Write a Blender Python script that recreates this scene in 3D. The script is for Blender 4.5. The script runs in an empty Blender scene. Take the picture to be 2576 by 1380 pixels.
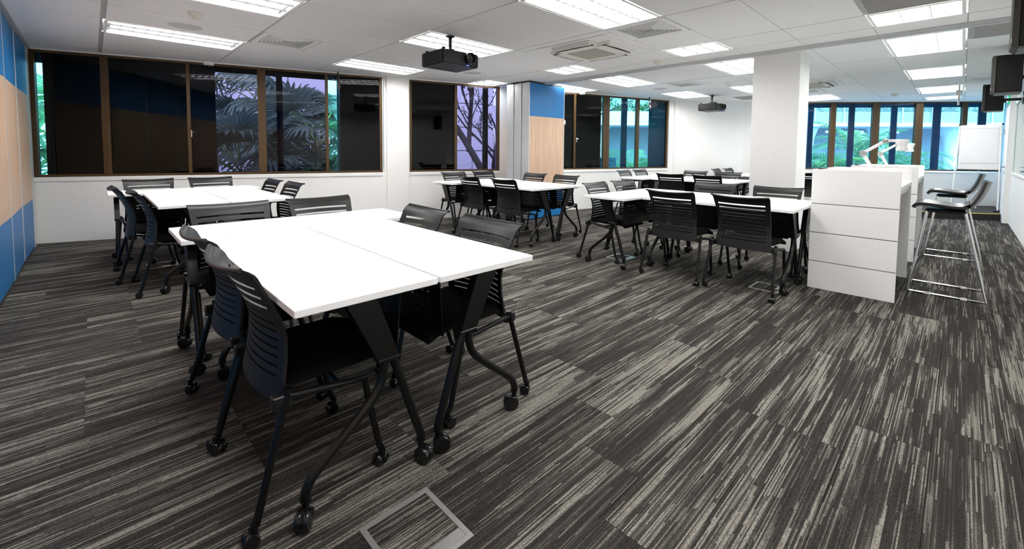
import bpy, bmesh, math, random
from mathutils import Vector, Matrix
random.seed(7)
scene = bpy.context.scene
COL = scene.collection
PI = math.pi

# ------------------------------------------------------------------ camera
H = 1.22
F_PX, CX, CY = 1093.7, 1288.0, 438.6
PITCH, ROLL, YAW = .055, .0085, .7681
def cam_axes():
    cp, sp = math.cos(PITCH), math.sin(PITCH); cr, sr = math.cos(ROLL), math.sin(ROLL)
    fw = Vector((0, cp, -sp)); up = Vector((0, sp, cp)); r = Vector((1, 0, 0))
    r2 = cr*r + sr*up; u2 = -sr*r + cr*up
    c, s = math.cos(YAW), math.sin(YAW)
    M = Matrix(((c, s, 0), (-s, c, 0), (0, 0, 1)))
    return M @ r2, M @ u2, M @ fw
R_, U_, FW_ = cam_axes()
cam_d = bpy.data.cameras.new('camera'); cam = bpy.data.objects.new('camera', cam_d); COL.objects.link(cam)
cam_d.sensor_width = 36; cam_d.lens = F_PX/2576*36; cam_d.shift_y = -(690-CY)/2576; cam_d.shift_x = (1288-CX)/2576
cam_d.clip_start = .05; cam_d.clip_end = 300
m = Matrix((R_, U_, -FW_)).transposed().to_4x4(); m.translation = (0, 0, H); cam.matrix_world = m
scene.camera = cam
def pix(P):
    v = Vector(P) - Vector((0, 0, H)); z = v.dot(FW_)
    if z < .05: return None
    return CX + F_PX*v.dot(R_)/z, CY - F_PX*v.dot(U_)/z

# ------------------------------------------------------------------ world / exposure
vs = scene.view_settings
vs.view_transform = 'Standard'; vs.look = 'None'; vs.gamma = 1; vs.use_curve_mapping = False; vs.exposure = 0.6
scene.cycles.use_denoising = True
scene.cycles.max_bounces = 12; scene.cycles.diffuse_bounces = 8; scene.cycles.glossy_bounces = 4
scene.cycles.transparent_max_bounces = 16; scene.cycles.transmission_bounces = 4
scene.cycles.caustics_reflective = False; scene.cycles.caustics_refractive = False
scene.cycles.sample_clamp_indirect = 6
world = bpy.data.worlds.new('sky'); scene.world = world; world.use_nodes = True
wn = world.node_tree.nodes; wl = world.node_tree.links
sky = wn.new('ShaderNodeTexSky'); sky.sky_type = 'NISHITA'; sky.sun_disc = False
sky.sun_elevation = math.radians(48); sky.sun_rotation = math.radians(200); sky.air_density = 1.6; sky.dust_density = 3
hs_ = wn.new('ShaderNodeHueSaturation'); hs_.inputs['Saturation'].default_value = .4; wl.new(sky.outputs[0], hs_.inputs['Color']); wl.new(hs_.outputs[0], wn['Background'].inputs[0]); wn['Background'].inputs[1].default_value = 1.2
LIGHT = 13.0        # emission of the ceiling light diffusers

# ------------------------------------------------------------------ materials
MATS = {}
def mat(name, col, rough=.5, metal=0., var=.06, scale=40., bump=0., bscale=200., emit=None, spec=.5, stretch=None):
    if name in MATS: return MATS[name]
    m = bpy.data.materials.new(name); m.use_nodes = True
    nt = m.node_tree; N = nt.nodes; L = nt.links; b = N['Principled BSDF']
    b.inputs['Roughness'].default_value = rough; b.inputs['Metallic'].default_value = metal
    b.inputs['Specular IOR Level'].default_value = spec
    tc = N.new('ShaderNodeTexCoord'); src = tc.outputs['Object']
    if stretch:
        mp = N.new('ShaderNodeMapping'); mp.inputs['Scale'].default_value = stretch
        L.new(src, mp.inputs[0]); src = mp.outputs[0]
    nz = N.new('ShaderNodeTexNoise'); nz.inputs['Scale'].default_value = scale; nz.inputs['Detail'].default_value = 3
    L.new(src, nz.inputs['Vector'])
    mx = N.new('ShaderNodeMix'); mx.data_type = 'RGBA'
    mx.inputs['A'].default_value = (*[c*(1-var) for c in col], 1); mx.inputs['B'].default_value = (*[min(1, c*(1+var)) for c in col], 1)
    L.new(nz.outputs['Fac'], mx.inputs['Factor']); L.new(mx.outputs['Result'], b.inputs['Base Color'])
    if bump:
        n2 = N.new('ShaderNodeTexNoise'); n2.inputs['Scale'].default_value = bscale; n2.inputs['Detail'].default_value = 4
        L.new(src, n2.inputs['Vector'])
        bp = N.new('ShaderNodeBump'); bp.inputs['Strength'].default_value = bump; bp.inputs['Distance'].default_value = .002
        L.new(n2.outputs['Fac'], bp.inputs['Height']); L.new(bp.outputs[0], b.inputs['Normal'])
    if emit:
        b.inputs['Emission Color'].default_value = (*emit[:3], 1); b.inputs['Emission Strength'].default_value = emit[3]
    MATS[name] = m
    return m
def glass(name, tint, refl=1.0, rough=0.):
    if name in MATS: return MATS[name]
    m = bpy.data.materials.new(name); m.use_nodes = True
    nt = m.node_tree; N = nt.nodes; L = nt.links
    N.remove(N['Principled BSDF']); out = N['Material Output']
    tr = N.new('ShaderNodeBsdfTransparent')
    nz = N.new('ShaderNodeTexNoise'); nz.inputs['Scale'].default_value = 1.5
    tc = N.new('ShaderNodeTexCoord'); L.new(tc.outputs['Object'], nz.inputs['Vector'])
    mx = N.new('ShaderNodeMix'); mx.data_type = 'RGBA'
    mx.inputs['A'].default_value = (*[c*.95 for c in tint], 1); mx.inputs['B'].default_value = (*tint, 1)
    L.new(nz.outputs['Fac'], mx.inputs['Factor']); L.new(mx.outputs['Result'], tr.inputs[0])
    gl = N.new('ShaderNodeBsdfGlossy'); gl.inputs['Roughness'].default_value = rough
    gl.inputs['Color'].default_value = (refl, refl, refl, 1)
    lw = N.new('ShaderNodeLayerWeight'); lw.inputs[0].default_value = .5      # same on both faces of the thin pane
    pw_ = N.new('ShaderNodeMath'); pw_.operation = 'POWER'; L.new(lw.outputs['Facing'], pw_.inputs[0]); pw_.inputs[1].default_value = 5
    fr = N.new('ShaderNodeMath'); fr.operation = 'MULTIPLY_ADD'; L.new(pw_.outputs[0], fr.inputs[0]); fr.inputs[1].default_value = .96; fr.inputs[2].default_value = .04
    ms = N.new('ShaderNodeMixShader'); L.new(fr.outputs[0], ms.inputs[0]); L.new(tr.outputs[0], ms.inputs[1]); L.new(gl.outputs[0], ms.inputs[2])
    L.new(ms.outputs[0], out.inputs[0])
    MATS[name] = m
    return m
def wood_mat(name, c1, c2, scale=(30, 30, 1.6)):
    m = bpy.data.materials.new(name); m.use_nodes = True
    nt = m.node_tree; N = nt.nodes; L = nt.links; b = N['Principled BSDF']; b.inputs['Roughness'].default_value = .45
    tc = N.new('ShaderNodeTexCoord'); mp = N.new('ShaderNodeMapping'); mp.inputs['Scale'].default_value = scale
    L.new(tc.outputs['Object'], mp.inputs[0])
    nz = N.new('ShaderNodeTexNoise'); nz.inputs['Scale'].default_value = 1; nz.inputs['Detail'].default_value = 5; nz.inputs['Distortion'].default_value = .8
    L.new(mp.outputs[0], nz.inputs['Vector'])
    cr = N.new('ShaderNodeValToRGB'); cr.color_ramp.elements[0].position = .3; cr.color_ramp.elements[0].color = (*c1, 1)
    cr.color_ramp.elements[1].position = .6; cr.color_ramp.elements[1].color = (*c2, 1)
    L.new(nz.outputs['Fac'], cr.inputs[0]); L.new(cr.outputs[0], b.inputs['Base Color'])
    return m
def carpet_mat():
    m = bpy.data.materials.new('striped_carpet'); m.use_nodes = True
    nt = m.node_tree; N = nt.nodes; L = nt.links; b = N['Principled BSDF']
    b.inputs['Roughness'].default_value = .95; b.inputs['Specular IOR Level'].default_value = .15
    def node(t, **k):
        n = N.new(t)
        for a, v in k.items(): setattr(n, a, v)
        return n
    geo = node('ShaderNodeNewGeometry'); oi = node('ShaderNodeObjectInfo'); at = node('ShaderNodeAttribute', attribute_name='rnd')
    rnd = node('ShaderNodeMath', operation='ADD'); L.new(oi.outputs['Random'], rnd.inputs[0]); L.new(at.outputs['Fac'], rnd.inputs[1])
    off = node('ShaderNodeMath', operation='MULTIPLY'); L.new(rnd.outputs[0], off.inputs[0]); off.inputs[1].default_value = 37.0
    cmb = node('ShaderNodeCombineXYZ'); L.new(off.outputs[0], cmb.inputs[0]); L.new(off.outputs[0], cmb.inputs[2])
    va = node('ShaderNodeVectorMath', operation='ADD'); L.new(geo.outputs['Position'], va.inputs[0]); L.new(cmb.outputs[0], va.inputs[1])
    def nz(sx, sy, sc, det=0., rough=.5):
        mp = node('ShaderNodeMapping'); mp.inputs['Scale'].default_value = (sx, sy, 1); L.new(va.outputs[0], mp.inputs[0])
        n = node('ShaderNodeTexNoise'); n.inputs['Scale'].default_value = sc; n.inputs['Detail'].default_value = det; n.inputs['Roughness'].default_value = rough
        L.new(mp.outputs[0], n.inputs['Vector']); return n.outputs['Fac']
    def wn(sx, sy, jit):           # white noise on cells of a brick-like lattice: rows of thin dashes
        mp = node('ShaderNodeMapping'); mp.inputs['Scale'].default_value = (1, sy, 1); L.new(va.outputs[0], mp.inputs[0])
        sp = node('ShaderNodeSeparateXYZ'); L.new(mp.outputs[0], sp.inputs[0])
        fy = node('ShaderNodeMath', operation='FLOOR'); L.new(sp.outputs[1], fy.inputs[0])
        w0 = node('ShaderNodeTexWhiteNoise', noise_dimensions='1D'); L.new(fy.outputs[0], w0.inputs['W'])
        ml = node('ShaderNodeMath', operation='MULTIPLY_ADD'); L.new(w0.outputs['Value'], ml.inputs[0]); ml.inputs[1].default_value = jit; L.new(sp.outputs[0], ml.inputs[2])
        m2 = node('ShaderNodeMath', operation='MULTIPLY'); L.new(ml.outputs[0], m2.inputs[0]); m2.inputs[1].default_value = sx
        fx = node('ShaderNodeMath', operation='FLOOR'); L.new(m2.outputs[0], fx.inputs[0])
        c2 = node('ShaderNodeCombineXYZ'); L.new(fx.outputs[0], c2.inputs[0]); L.new(fy.outputs[0], c2.inputs[1]); L.new(off.outputs[0], c2.inputs[2])
        w1 = node('ShaderNodeTexWhiteNoise', noise_dimensions='3D'); L.new(c2.outputs[0], w1.inputs['Vector'])
        return w1.outputs['Value']
    def mth(op, a, bb=None, c=None):
        n = node('ShaderNodeMath', operation=op)
        for i, v in enumerate((a, bb, c)):
            if v is None: continue
            if isinstance(v, (int, float)): n.inputs[i].default_value = v
            else: L.new(v, n.inputs[i])
        return n.outputs[0]
    bands = nz(.45, 5.2, 2.2, 2, .6)          # broad light and dark bands, about 6 cm wide
    lines = wn(3.2, 230., 31.)                 # single yarn rows
    rows = wn(1.2, 58., 17.)
    speck = nz(110, 420, 1., 2)
    ends = nz(9, 90, 1., 2)
    v = mth('ADD', mth('MULTIPLY', bands, 1.15), mth('MULTIPLY', lines, .50))
    v = mth('ADD', v, mth('MULTIPLY', rows, .26))
    v = mth('ADD', v, mth('MULTIPLY', ends, .22))
    tone = node('ShaderNodeTexWhiteNoise', noise_dimensions='1D'); L.new(off.outputs[0], tone.inputs['W'])
    v = mth('ADD', v, mth('MULTIPLY', tone.outputs['Value'], .16))
    cr = node('ShaderNodeValToRGB'); e = cr.color_ramp.elements
    e[0].position = .98; e[0].color = (.050, .045, .042, 1); e[1].position = 1.0; e[1].color = (.30, .285, .25, 1)
    q = e.new(.0); q.color = (.032, .029, .027, 1)
    vs_ = mth('MULTIPLY', v, .78)
    mr = node('ShaderNodeMapRange'); mr.inputs['From Min'].default_value = .94; mr.inputs['From Max'].default_value = 1.46
    L.new(v, mr.inputs['Value'])
    e[0].position = 0; e[0].color = (.024, .0212, .0192, 1)
    e[1].position = .45; e[1].color = (.041, .0368, .0335, 1)
    e[2].position = .60; e[2].color = (.068, .0632, .057, 1)
    z3 = e.new(.95); z3.color = (.20, .19, .166, 1)
    L.new(mr.outputs[0], cr.inputs[0])
    ms = node('ShaderNodeMix', data_type='RGBA', blend_type='MULTIPLY'); ms.inputs['Factor'].default_value = 1
    L.new(cr.outputs[0], ms.inputs['A'])
    sr = node('ShaderNodeMapRange'); sr.inputs['From Min'].default_value = .3; sr.inputs['From Max'].default_value = .7
    sr.inputs['To Min'].default_value = .45; sr.inputs['To Max'].default_value = 1.5; L.new(speck, sr.inputs['Value'])
    L.new(sr.outputs[0], ms.inputs['B']); L.new(ms.outputs['Result'], b.inputs['Base Color'])
    bp = node('ShaderNodeBump'); bp.inputs['Strength'].default_value = .5; bp.inputs['Distance'].default_value = .003
    L.new(speck, bp.inputs['Height']); L.new(bp.outputs[0], b.inputs['Normal'])
    return m

M_wall = mat('white_paint', (.90, .90, .885), .6, bump=.05)
M_ceil = mat('ceiling_tile_white', (.90, .90, .90), .85, bump=.25, bscale=500, scale=90)
M_grid = mat('grid_grey_metal', (.40, .41, .41), .5)
M_lam = mat('white_laminate', (.90, .90, .90), .35, var=.015)
M_black = mat('black_plastic', (.0075, .0075, .008), .42, spec=.35)
M_blackseat = mat('black_fabric', (.0035, .0035, .0035), .9, spec=.1, bump=.3, bscale=900)
M_steel = mat('black_powder_steel', (.004, .004, .004), .28, spec=.35)
M_wheel = mat('black_gloss_wheel', (.007, .007, .007), .18)
M_bronze = mat('bronze_frame', (.085, .048, .018), .42, .3, stretch=(1, 1, .05), scale=60)
M_darkframe = mat('dark_frame', (.020, .017, .014), .4, .2)
M_teal_post = mat('teal_dark_post', (.004, .035, .055), .35)
M_blackout = mat('blackout_screen', (.004, .004, .004), .8, spec=0)
M_blue = mat('blue_laminate', (.012, .17, .44), .45, var=.04)
M_wood = wood_mat('oak_laminate', (.50, .33, .225), (.66, .46, .33))
M_alu = mat('brushed_aluminium', (.66, .67, .68), .35, .25, stretch=(1, 1, .02), scale=120)
M_alud = mat('dark_seal', (.02, .02, .02), .6)
M_chrome = mat('chrome', (.75, .76, .78), .12, 1.0)
M_stool = mat('black_leather', (.012, .012, .012), .32, bump=.1)
M_offw = mat('ivory_plastic', (.78, .74, .66), .5)
M_grill = mat('grey_mesh', (.38, .37, .36), .7)
M_vdark = mat('vent_dark', (.015, .015, .015), .8)
M_greymat = mat('grey_metal_trim', (.45, .45, .44), .35, .6)
M_paper = mat('paper_white', (.85, .85, .87), .8)
M_yellow = mat('yellow_tape', (.75, .52, .01), .6)
M_darkcarpet = mat('dark_carpet', (.025, .023, .022), .95, var=.3, bump=.3)
M_emit = mat('light_diffuser', (.9, .9, .9), .5, emit=(1, .985, .96, LIGHT))
M_louvre = mat('louvre_metal', (.34, .34, .36), .3, .8)
M_carpet = carpet_mat()
G_teal = glass('teal_glass', (.43, .77, .90), .55); G_far = glass('aqua_glass', (.46, .75, .95), .55)
G_violet = glass('violet_glass', (.33, .335, .46), .5); G_black = glass('grey_glass', (.3, .34, .34), .5)
G_clear = glass('clear_glass', (.8, .9, .88))

# ------------------------------------------------------------------ mesh builder
class MB:
    def __init__(s): s.v = []; s.f = []; s.sm = []; s.mi = []
    def add(s, vs, fs, smooth=False, mi=0):
        o = len(s.v); s.v += [tuple(p) for p in vs]
        for f in fs: s.f.append(tuple(i+o for i in f)); s.sm.append(smooth); s.mi.append(mi)
        return s
    def box(s, lo, hi, bev=0., mi=0, seg=1):
        if bev <= 0:
            (a, b, c), (d, e, f) = lo, hi
            return s.add([(a,b,c),(d,b,c),(d,e,c),(a,e,c),(a,b,f),(d,b,f),(d,e,f),(a,e,f)],
                [(3,2,1,0),(4,5,6,7),(0,1,5,4),(1,2,6,5),(2,3,7,6),(3,0,4,7)], False, mi)
        bm = bmesh.new(); bmesh.ops.create_cube(bm, size=1)
        for v in bm.verts: v.co = Vector([(lo[i]+hi[i])/2 + v.co[i]*(hi[i]-lo[i]) for i in range(3)])
        bmesh.ops.bevel(bm, geom=bm.edges[:], offset=bev, segments=seg, affect='EDGES')
        return s.bm(bm, False, mi)
    def bm(s, bm, smooth=False, mi=0, mat4=None):
        bm.verts.index_update()
        s.add([(mat4 @ v.co) if mat4 else v.co for v in bm.verts], [[v.index for v in f.verts] for f in bm.faces], smooth, mi); bm.free(); return s
    def tube(s, pts, r, n=10, smooth_path=0, cap=True, mi=0):
        P = [Vector(p) for p in pts]
        R = list(r) if isinstance(r, (list, tuple)) else [r]*len(P)
        if smooth_path:
            Q, RR = [], []
            for i in range(len(P)-1):
                p0, p1, p2, p3 = P[max(0,i-1)], P[i], P[i+1], P[min(len(P)-1,i+2)]
                for k in range(smooth_path):
                    t = k/smooth_path
                    Q.append(.5*((2*p1)+(p2-p0)*t+(2*p0-5*p1+4*p2-p3)*t*t+(3*p1-p0-3*p2+p3)*t**3)); RR.append(R[i]*(1-t)+R[i+1]*t)
            Q.append(P[-1]); RR.append(R[-1]); P, R = Q, RR
        vs, fs = [], []; prev = None
        for i, p in enumerate(P):
            d = (P[min(i+1, len(P)-1)]-P[max(i-1, 0)]).normalized()
            if prev is None:
                a = Vector((0,0,1)) if abs(d.z) < .9 else Vector((1,0,0)); u = d.cross(a).normalized()
            else: u = (prev - d*prev.dot(d)).normalized()
            prev = u; w = d.cross(u)
            for k in range(n):
                an = 2*PI*k/n; vs.append(p + (u*math.cos(an)+w*math.sin(an))*R[i])
        for i in range(len(P)-1):
            for k in range(n): fs.append((i*n+k, i*n+(k+1)%n, (i+1)*n+(k+1)%n, (i+1)*n+k))
        s.add(vs, fs, True, mi)
        if cap:
            o = len(s.v)-len(vs)
            s.f.append(tuple(o+k for k in range(n))[::-1]); s.sm.append(False); s.mi.append(mi)
            s.f.append(tuple(o+(len(P)-1)*n+k for k in range(n))); s.sm.append(False); s.mi.append(mi)
        return s
    def lathe(s, prof, c=(0,0,0), axis='z', n=20, mi=0, smooth=True):
        vs, fs = [], []
        for (r, h) in prof:
            for k in range(n):
                a = 2*PI*k/n; x, y = r*math.cos(a), r*math.sin(a)
                q = {'z': (x,y,h), 'y': (x,h,y), 'x': (h,x,y)}[axis]
                vs.append((c[0]+q[0], c[1]+q[1], c[2]+q[2]))
        for i in range(len(prof)-1):
            for k in range(n): fs.append((i*n+k, i*n+(k+1)%n, (i+1)*n+(k+1)%n, (i+1)*n+k))
        fs.append(tuple(range(n))[::-1]); fs.append(tuple((len(prof)-1)*n+k for k in range(n)))
        return s.add(vs, fs, smooth, mi)
    def plate(s, us, vv, holes, fmap, th, mi=0, smooth=False):
        "plate with holes: fmap(u,v,w) -> xyz, w = 0 or th"
        nu, nv = len(us), len(vv); vs = []
        for w in (0, th):
            for v in vv:
                for u in us: vs.append(fmap(u, v, w))
        I = lambda i, j, k: k*nu*nv + j*nu + i
        H = lambda i, j: i < 0 or j < 0 or i >= nu-1 or j >= nv-1 or (i, j) in holes
        fs = []
        for j in range(nv-1):
            for i in range(nu-1):
                if H(i, j): continue
                fs.append((I(i,j,0), I(i,j+1,0), I(i+1,j+1,0), I(i+1,j,0)))
                fs.append((I(i,j,1), I(i+1,j,1), I(i+1,j+1,1), I(i,j+1,1)))
                if H(i-1, j): fs.append((I(i,j,0), I(i,j,1), I(i,j+1,1), I(i,j+1,0)))
                if H(i+1, j): fs.append((I(i+1,j,0), I(i+1,j+1,0), I(i+1,j+1,1), I(i+1,j,1)))
                if H(i, j-1): fs.append((I(i,j,0), I(i+1,j,0), I(i+1,j,1), I(i,j,1)))
                if H(i, j+1): fs.append((I(i,j+1,0), I(i,j+1,1), I(i+1,j+1,1), I(i+1,j+1,0)))
        return s.add(vs, fs, smooth, mi)
    def mesh(s, name):
        me = bpy.data.meshes.new(name); me.from_pydata(s.v, [], s.f)
        me.polygons.foreach_set('use_smooth', s.sm); me.polygons.foreach_set('material_index', s.mi); me.update()
        if any(s.sm): me.set_sharp_from_angle(angle=math.radians(38))
        bm = bmesh.new(); bm.from_mesh(me); bmesh.ops.recalc_face_normals(bm, faces=bm.faces); bm.to_mesh(me); bm.free()
        return me
    def build(s, name, mats, parent=None, label=None, kind=None, loc=None):
        me = s.mesh(name)
        for m_ in (mats if isinstance(mats, (list, tuple)) else [mats]): me.materials.append(m_)
        o = bpy.data.objects.new(name, me); COL.objects.link(o)
        if parent: o.parent = parent
        if loc: o.location = loc
        if label: o['label'] = label
        if kind: o['kind'] = kind
        return o
def tag(o, label, cat=None, group=None, kind=None):
    o['label'] = label
    if cat: o['category'] = cat
    if group: o['group'] = group
    if kind: o['kind'] = kind
    return o
def thing(name, loc, rz=0, label=None, cat=None, group=None, kind=None):
    o = bpy.data.objects.new(name, None); COL.objects.link(o); o.empty_display_size = .1
    o.location = loc; o.rotation_euler = (0, 0, rz)
    if label: tag(o, label, cat, group, kind)
    return o
def copy_tree(o, parent=None):
    c = o.copy(); COL.objects.link(c); c.parent = parent
    for ch in o.children: copy_tree(ch, c)
    return c
def inst(src, parent, loc=(0,0,0), rot=(0,0,0), scale=None):
    c = src.copy(); COL.objects.link(c); c.parent = parent; c.location = loc; c.rotation_euler = rot
    if scale: c.scale = scale
    return c
def clip_poly(poly, region):
    out = poly
    for i in range(len(region)):
        a, b = region[i], region[(i+1) % len(region)]
        inside = lambda p: (b[0]-a[0])*(p[1]-a[1]) - (b[1]-a[1])*(p[0]-a[0]) >= -1e-9
        res = []
        for k in range(len(out)):
            p, q = out[k], out[(k+1) % len(out)]
            ip, iq = inside(p), inside(q)
            if ip: res.append(p)
            if ip != iq:
                d1 = (b[0]-a[0])*(p[1]-a[1]) - (b[1]-a[1])*(p[0]-a[0]); d2 = (b[0]-a[0])*(q[1]-a[1]) - (b[1]-a[1])*(q[0]-a[0])
                t = d1/(d1-d2); res.append((p[0]+(q[0]-p[0])*t, p[1]+(q[1]-p[1])*t))
        out = res
        if not out: return []
    return out
def prism(mb, poly, z0, z1, mi=0):
    n = len(poly); vs = [(x, y, z0) for x, y in poly] + [(x, y, z1) for x, y in poly]
    return mb.add(vs, [tuple(range(n))[::-1], tuple(n+i for i in range(n))] + [(i, (i+1) % n, n+(i+1) % n, n+i) for i in range(n)], False, mi)
def text_obj(name, body, size, mat_, parent, loc, rot, ext=.001):
    cu = bpy.data.curves.new(name, 'FONT'); cu.body = body; cu.size = size; cu.extrude = ext; cu.align_x = 'CENTER'; cu.align_y = 'CENTER'
    tmp = bpy.data.objects.new(name, cu); COL.objects.link(tmp)
    me = bpy.data.meshes.new_from_object(tmp.evaluated_get(bpy.context.evaluated_depsgraph_get()))
    COL.objects.unlink(tmp); bpy.data.objects.remove(tmp)
    me.materials.clear(); me.materials.append(mat_)
    o = bpy.data.objects.new(name, me); COL.objects.link(o); o.parent = parent; o.location = loc; o.rotation_euler = rot
    return o

# ------------------------------------------------------------------ room layout
ZC = 2.435                                   # ceiling
XL, YR = -.533, -.613                        # left partition line, right wall line
P0 = Vector((-.533, 8.024)); WD = Vector((.955, -.2967)).normalized(); WN = Vector((WD.y, -WD.x))   # window wall; WN into the room
if WN.y > 0: WN = -WN
WANG = math.atan2(WD.y, WD.x)
F0 = Vector((12.18, 2.61)); FD = Vector((.6217, -.7833)).normalized(); FN = Vector((FD.y, -FD.x))     # far wall
if FN.x > 0: FN = -FN
FANG = math.atan2(FD.y, FD.x)
WEND = P0 + WD*11.05
FCOR = F0 - FD*1.39
FEND = F0 + FD*((YR-F0.y)/FD.y)
ROOM = [(XL, YR), (FEND.x, YR), (FCOR.x, FCOR.y), (WEND.x, WEND.y), (P0.x, P0.y)]

def offset_poly(poly, d):
    out = []; n = len(poly)
    for i in range(n):
        a, b, c = Vector(poly[i-1]), Vector(poly[i]), Vector(poly[(i+1) % n])
        d1 = (b-a).normalized(); d2 = (c-b).normalized(); n1 = Vector((d1.y, -d1.x)); n2 = Vector((d2.y, -d2.x))
        bis = (n1+n2).normalized(); out.append(tuple(b + bis*d/max(.3, bis.dot(n1))))
    return out
SHELL = offset_poly(ROOM, .17)
# --- floor: carpet planks
fl = MB(); prism(fl, SHELL, -.14, -.012)
floor = fl.build('floor', M_darkcarpet, kind='structure', label='grey striped carpet plank floor of the training room')
PL, PW = 1.0, .25
planks = []
rr = random.Random(3)
j = 0; y = YR - .1
while y < 8.1:
    x = XL - .3 - rr.choice((0, .25, .5, .75)) + .02
    while x < 15:
        pl = clip_poly([(x, y), (x+PL, y), (x+PL, y+PW), (x, y+PW)], ROOM)
        if len(pl) >= 3:
            cx = sum(p[0] for p in pl)/len(pl); cy = sum(p[1] for p in pl)/len(pl)
            px = [pix((p[0], p[1], 0)) for p in pl + [(cx, cy)]]
            vis = any(q and -60 < q[0] < 2636 and -10 < q[1] < 1500 for q in px)
            if vis: planks.append((math.hypot(cx, cy), x, y, pl))
        x += PL
    y += PW; j += 1
planks.sort(key=lambda t: t[0])
shared = {}
rest = MB(); rest_r = []
for k, (d, x, y, pl) in enumerate(planks):
    full = len(pl) == 4 and abs((max(p[0] for p in pl)-min(p[0] for p in pl))-PL) < 1e-6 and abs((max(p[1] for p in pl)-min(p[1] for p in pl))-PW) < 1e-6
    g = .0009
    if k < 295:
        if full:
            if 'full' not in shared:
                mb = MB().box((g, g, -.011), (PL-g, PW-g, 0)); me = mb.mesh('carpet_plank'); me.materials.append(M_carpet); shared['full'] = me
            me = shared['full']
        else:
            mb = MB(); prism(mb, [(p[0]-x, p[1]-y) for p in pl], -.011, 0); me = mb.mesh('carpet_plank'); me.materials.append(M_carpet)
        o = bpy.data.objects.new('carpet_plank', me); COL.objects.link(o); o.parent = floor; o.location = (x, y, 0)
    else:
        n0 = len(rest.f); prism(rest, pl, -.011, 0); rest_r += [rr.random()]*(len(rest.f)-n0)
ro = rest.build('carpet_planks', M_carpet, floor, kind='stuff')
a = ro.data.attributes.new('rnd', 'FLOAT', 'FACE'); a.data.foreach_set('value', rest_r)

# --- ceiling: backing, tiles, lights take cells
XS1 = [-1.093+.0, .115, 1.323, 2.531, 3.739, 4.947, 5.485]
XS2 = [6.11, 7.33, 8.57, 9.75, 10.96, 12.16, 13.4, 14.6, 15.8]
YS = [.0235 + .6365*k for k in range(-1, 14)]
LIGHTS = {}
def cell(ix, zone, iy): return (zone, ix, iy)
used = set()
light_cells = []      # (x0,x1,y0,y1,label)
def rowy(k): return YS[k+1], YS[k+2]
def add_light(x0, x1, k, label): light_cells.append((x0, x1, *rowy(k), label))
add_light(.115, 1.323, 9, 'long ceiling troffer light with exposed louvres beside the round ceiling speaker and dome camera')
add_light(.115, 1.323, 6, 'recessed louvred ceiling light beyond the smoke detector over the left table groups')
add_light(.115, 1.323, 3, 'recessed louvred ceiling light over the foreground table group')
add_light(.115, 1.323, 0, 'recessed louvred ceiling light beside the green exit sign')
add_light(2.531, 3.739, 9, 'recessed louvred ceiling light close to the white pillar between windows')
add_light(2.531, 3.739, 6, 'recessed louvred ceiling light directly behind the nearer black projector')
add_light(2.531, 3.739, 3, 'large recessed louvred ceiling light touching the slatted air diffuser beside the air conditioner')
add_light(2.531, 3.739, 0, 'recessed louvred ceiling light over the open carpet near the right wall')
add_light(4.947, 5.485, 3, 'square ceiling light between the partition track and the smoke detector by the air conditioner')
add_light(4.947, 5.485, 6, 'square ceiling light just past the air conditioner towards the folded partition')
add_light(4.947, 5.485, 9, 'square ceiling light right above the folded partition stack')
add_light(4.947, 5.485, 0, 'square ceiling light next to the grey perforated return panel')
add_light(6.11, 7.33, 0, 'bright ceiling light just past the track, over the nearer white counter')
add_light(6.11, 7.33, 3, 'ceiling light beside the top of the white square column')
add_light(6.11, 7.33, 6, 'ceiling light past the track, between folded partition and white column')
add_light(6.11, 7.33, 8, 'ceiling light partly hidden above the blue partition panel by the windows')
add_light(8.57, 9.75, 0, 'bright ceiling light over the farther white counter')
light_cells.append((8.57, 9.75, 2.53, 3.11, 'ceiling light behind the column next to the far smoke detector'))
add_light(8.57, 9.75, 6, 'ceiling light beside the farther projector mount')
add_light(10.96, 12.16, 3, 'ceiling light right of the column by the far air conditioner')
add_light(10.96, 12.16, 0, 'ceiling light by the hanging white sprinkler pipe')
light_cells.append((12.9, 13.6, .06, .64, 'last ceiling light in front of the far windows'))
AC = (3.87, 4.83, 2.66, 3.63)
AC2 = (8.66, 9.55, 1.5, 2.37)
DIFF = [(1.34, 1.92, 5.116, 5.70, 'square slatted air diffuser between louvred light and black projector'),
        (3.75, 4.335, 1.94, 2.53, 'large square slatted air diffuser next to the biggest ceiling light'),
        (7.35, 8.0, 3.19, 3.79, 'square slatted air diffuser past the partition track, near the far projector'),
        (9.9, 10.5, 1.95, 2.5, 'square slatted air diffuser right of the column by the far light')]
PERF = [(3.76, 4.93, .04, .65, 'grey perforated return air panel in front of the square right-hand light'),
        (6.13, 6.72, -.59, .0, 'grey perforated return air panel past the track beside the loudspeakers'),
        (10.2, 10.9, 3.0, 3.6, 'grey return air panel near the far corner wall')]
ceil_cut = [(a0, a1, b0, b1) for (a0, a1, b0, b1, _) in light_cells]
ceiling = thing('ceiling', (0, 0, ZC), 0, 'white suspended ceiling of tiles on a grey grid', kind='structure')
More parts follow.
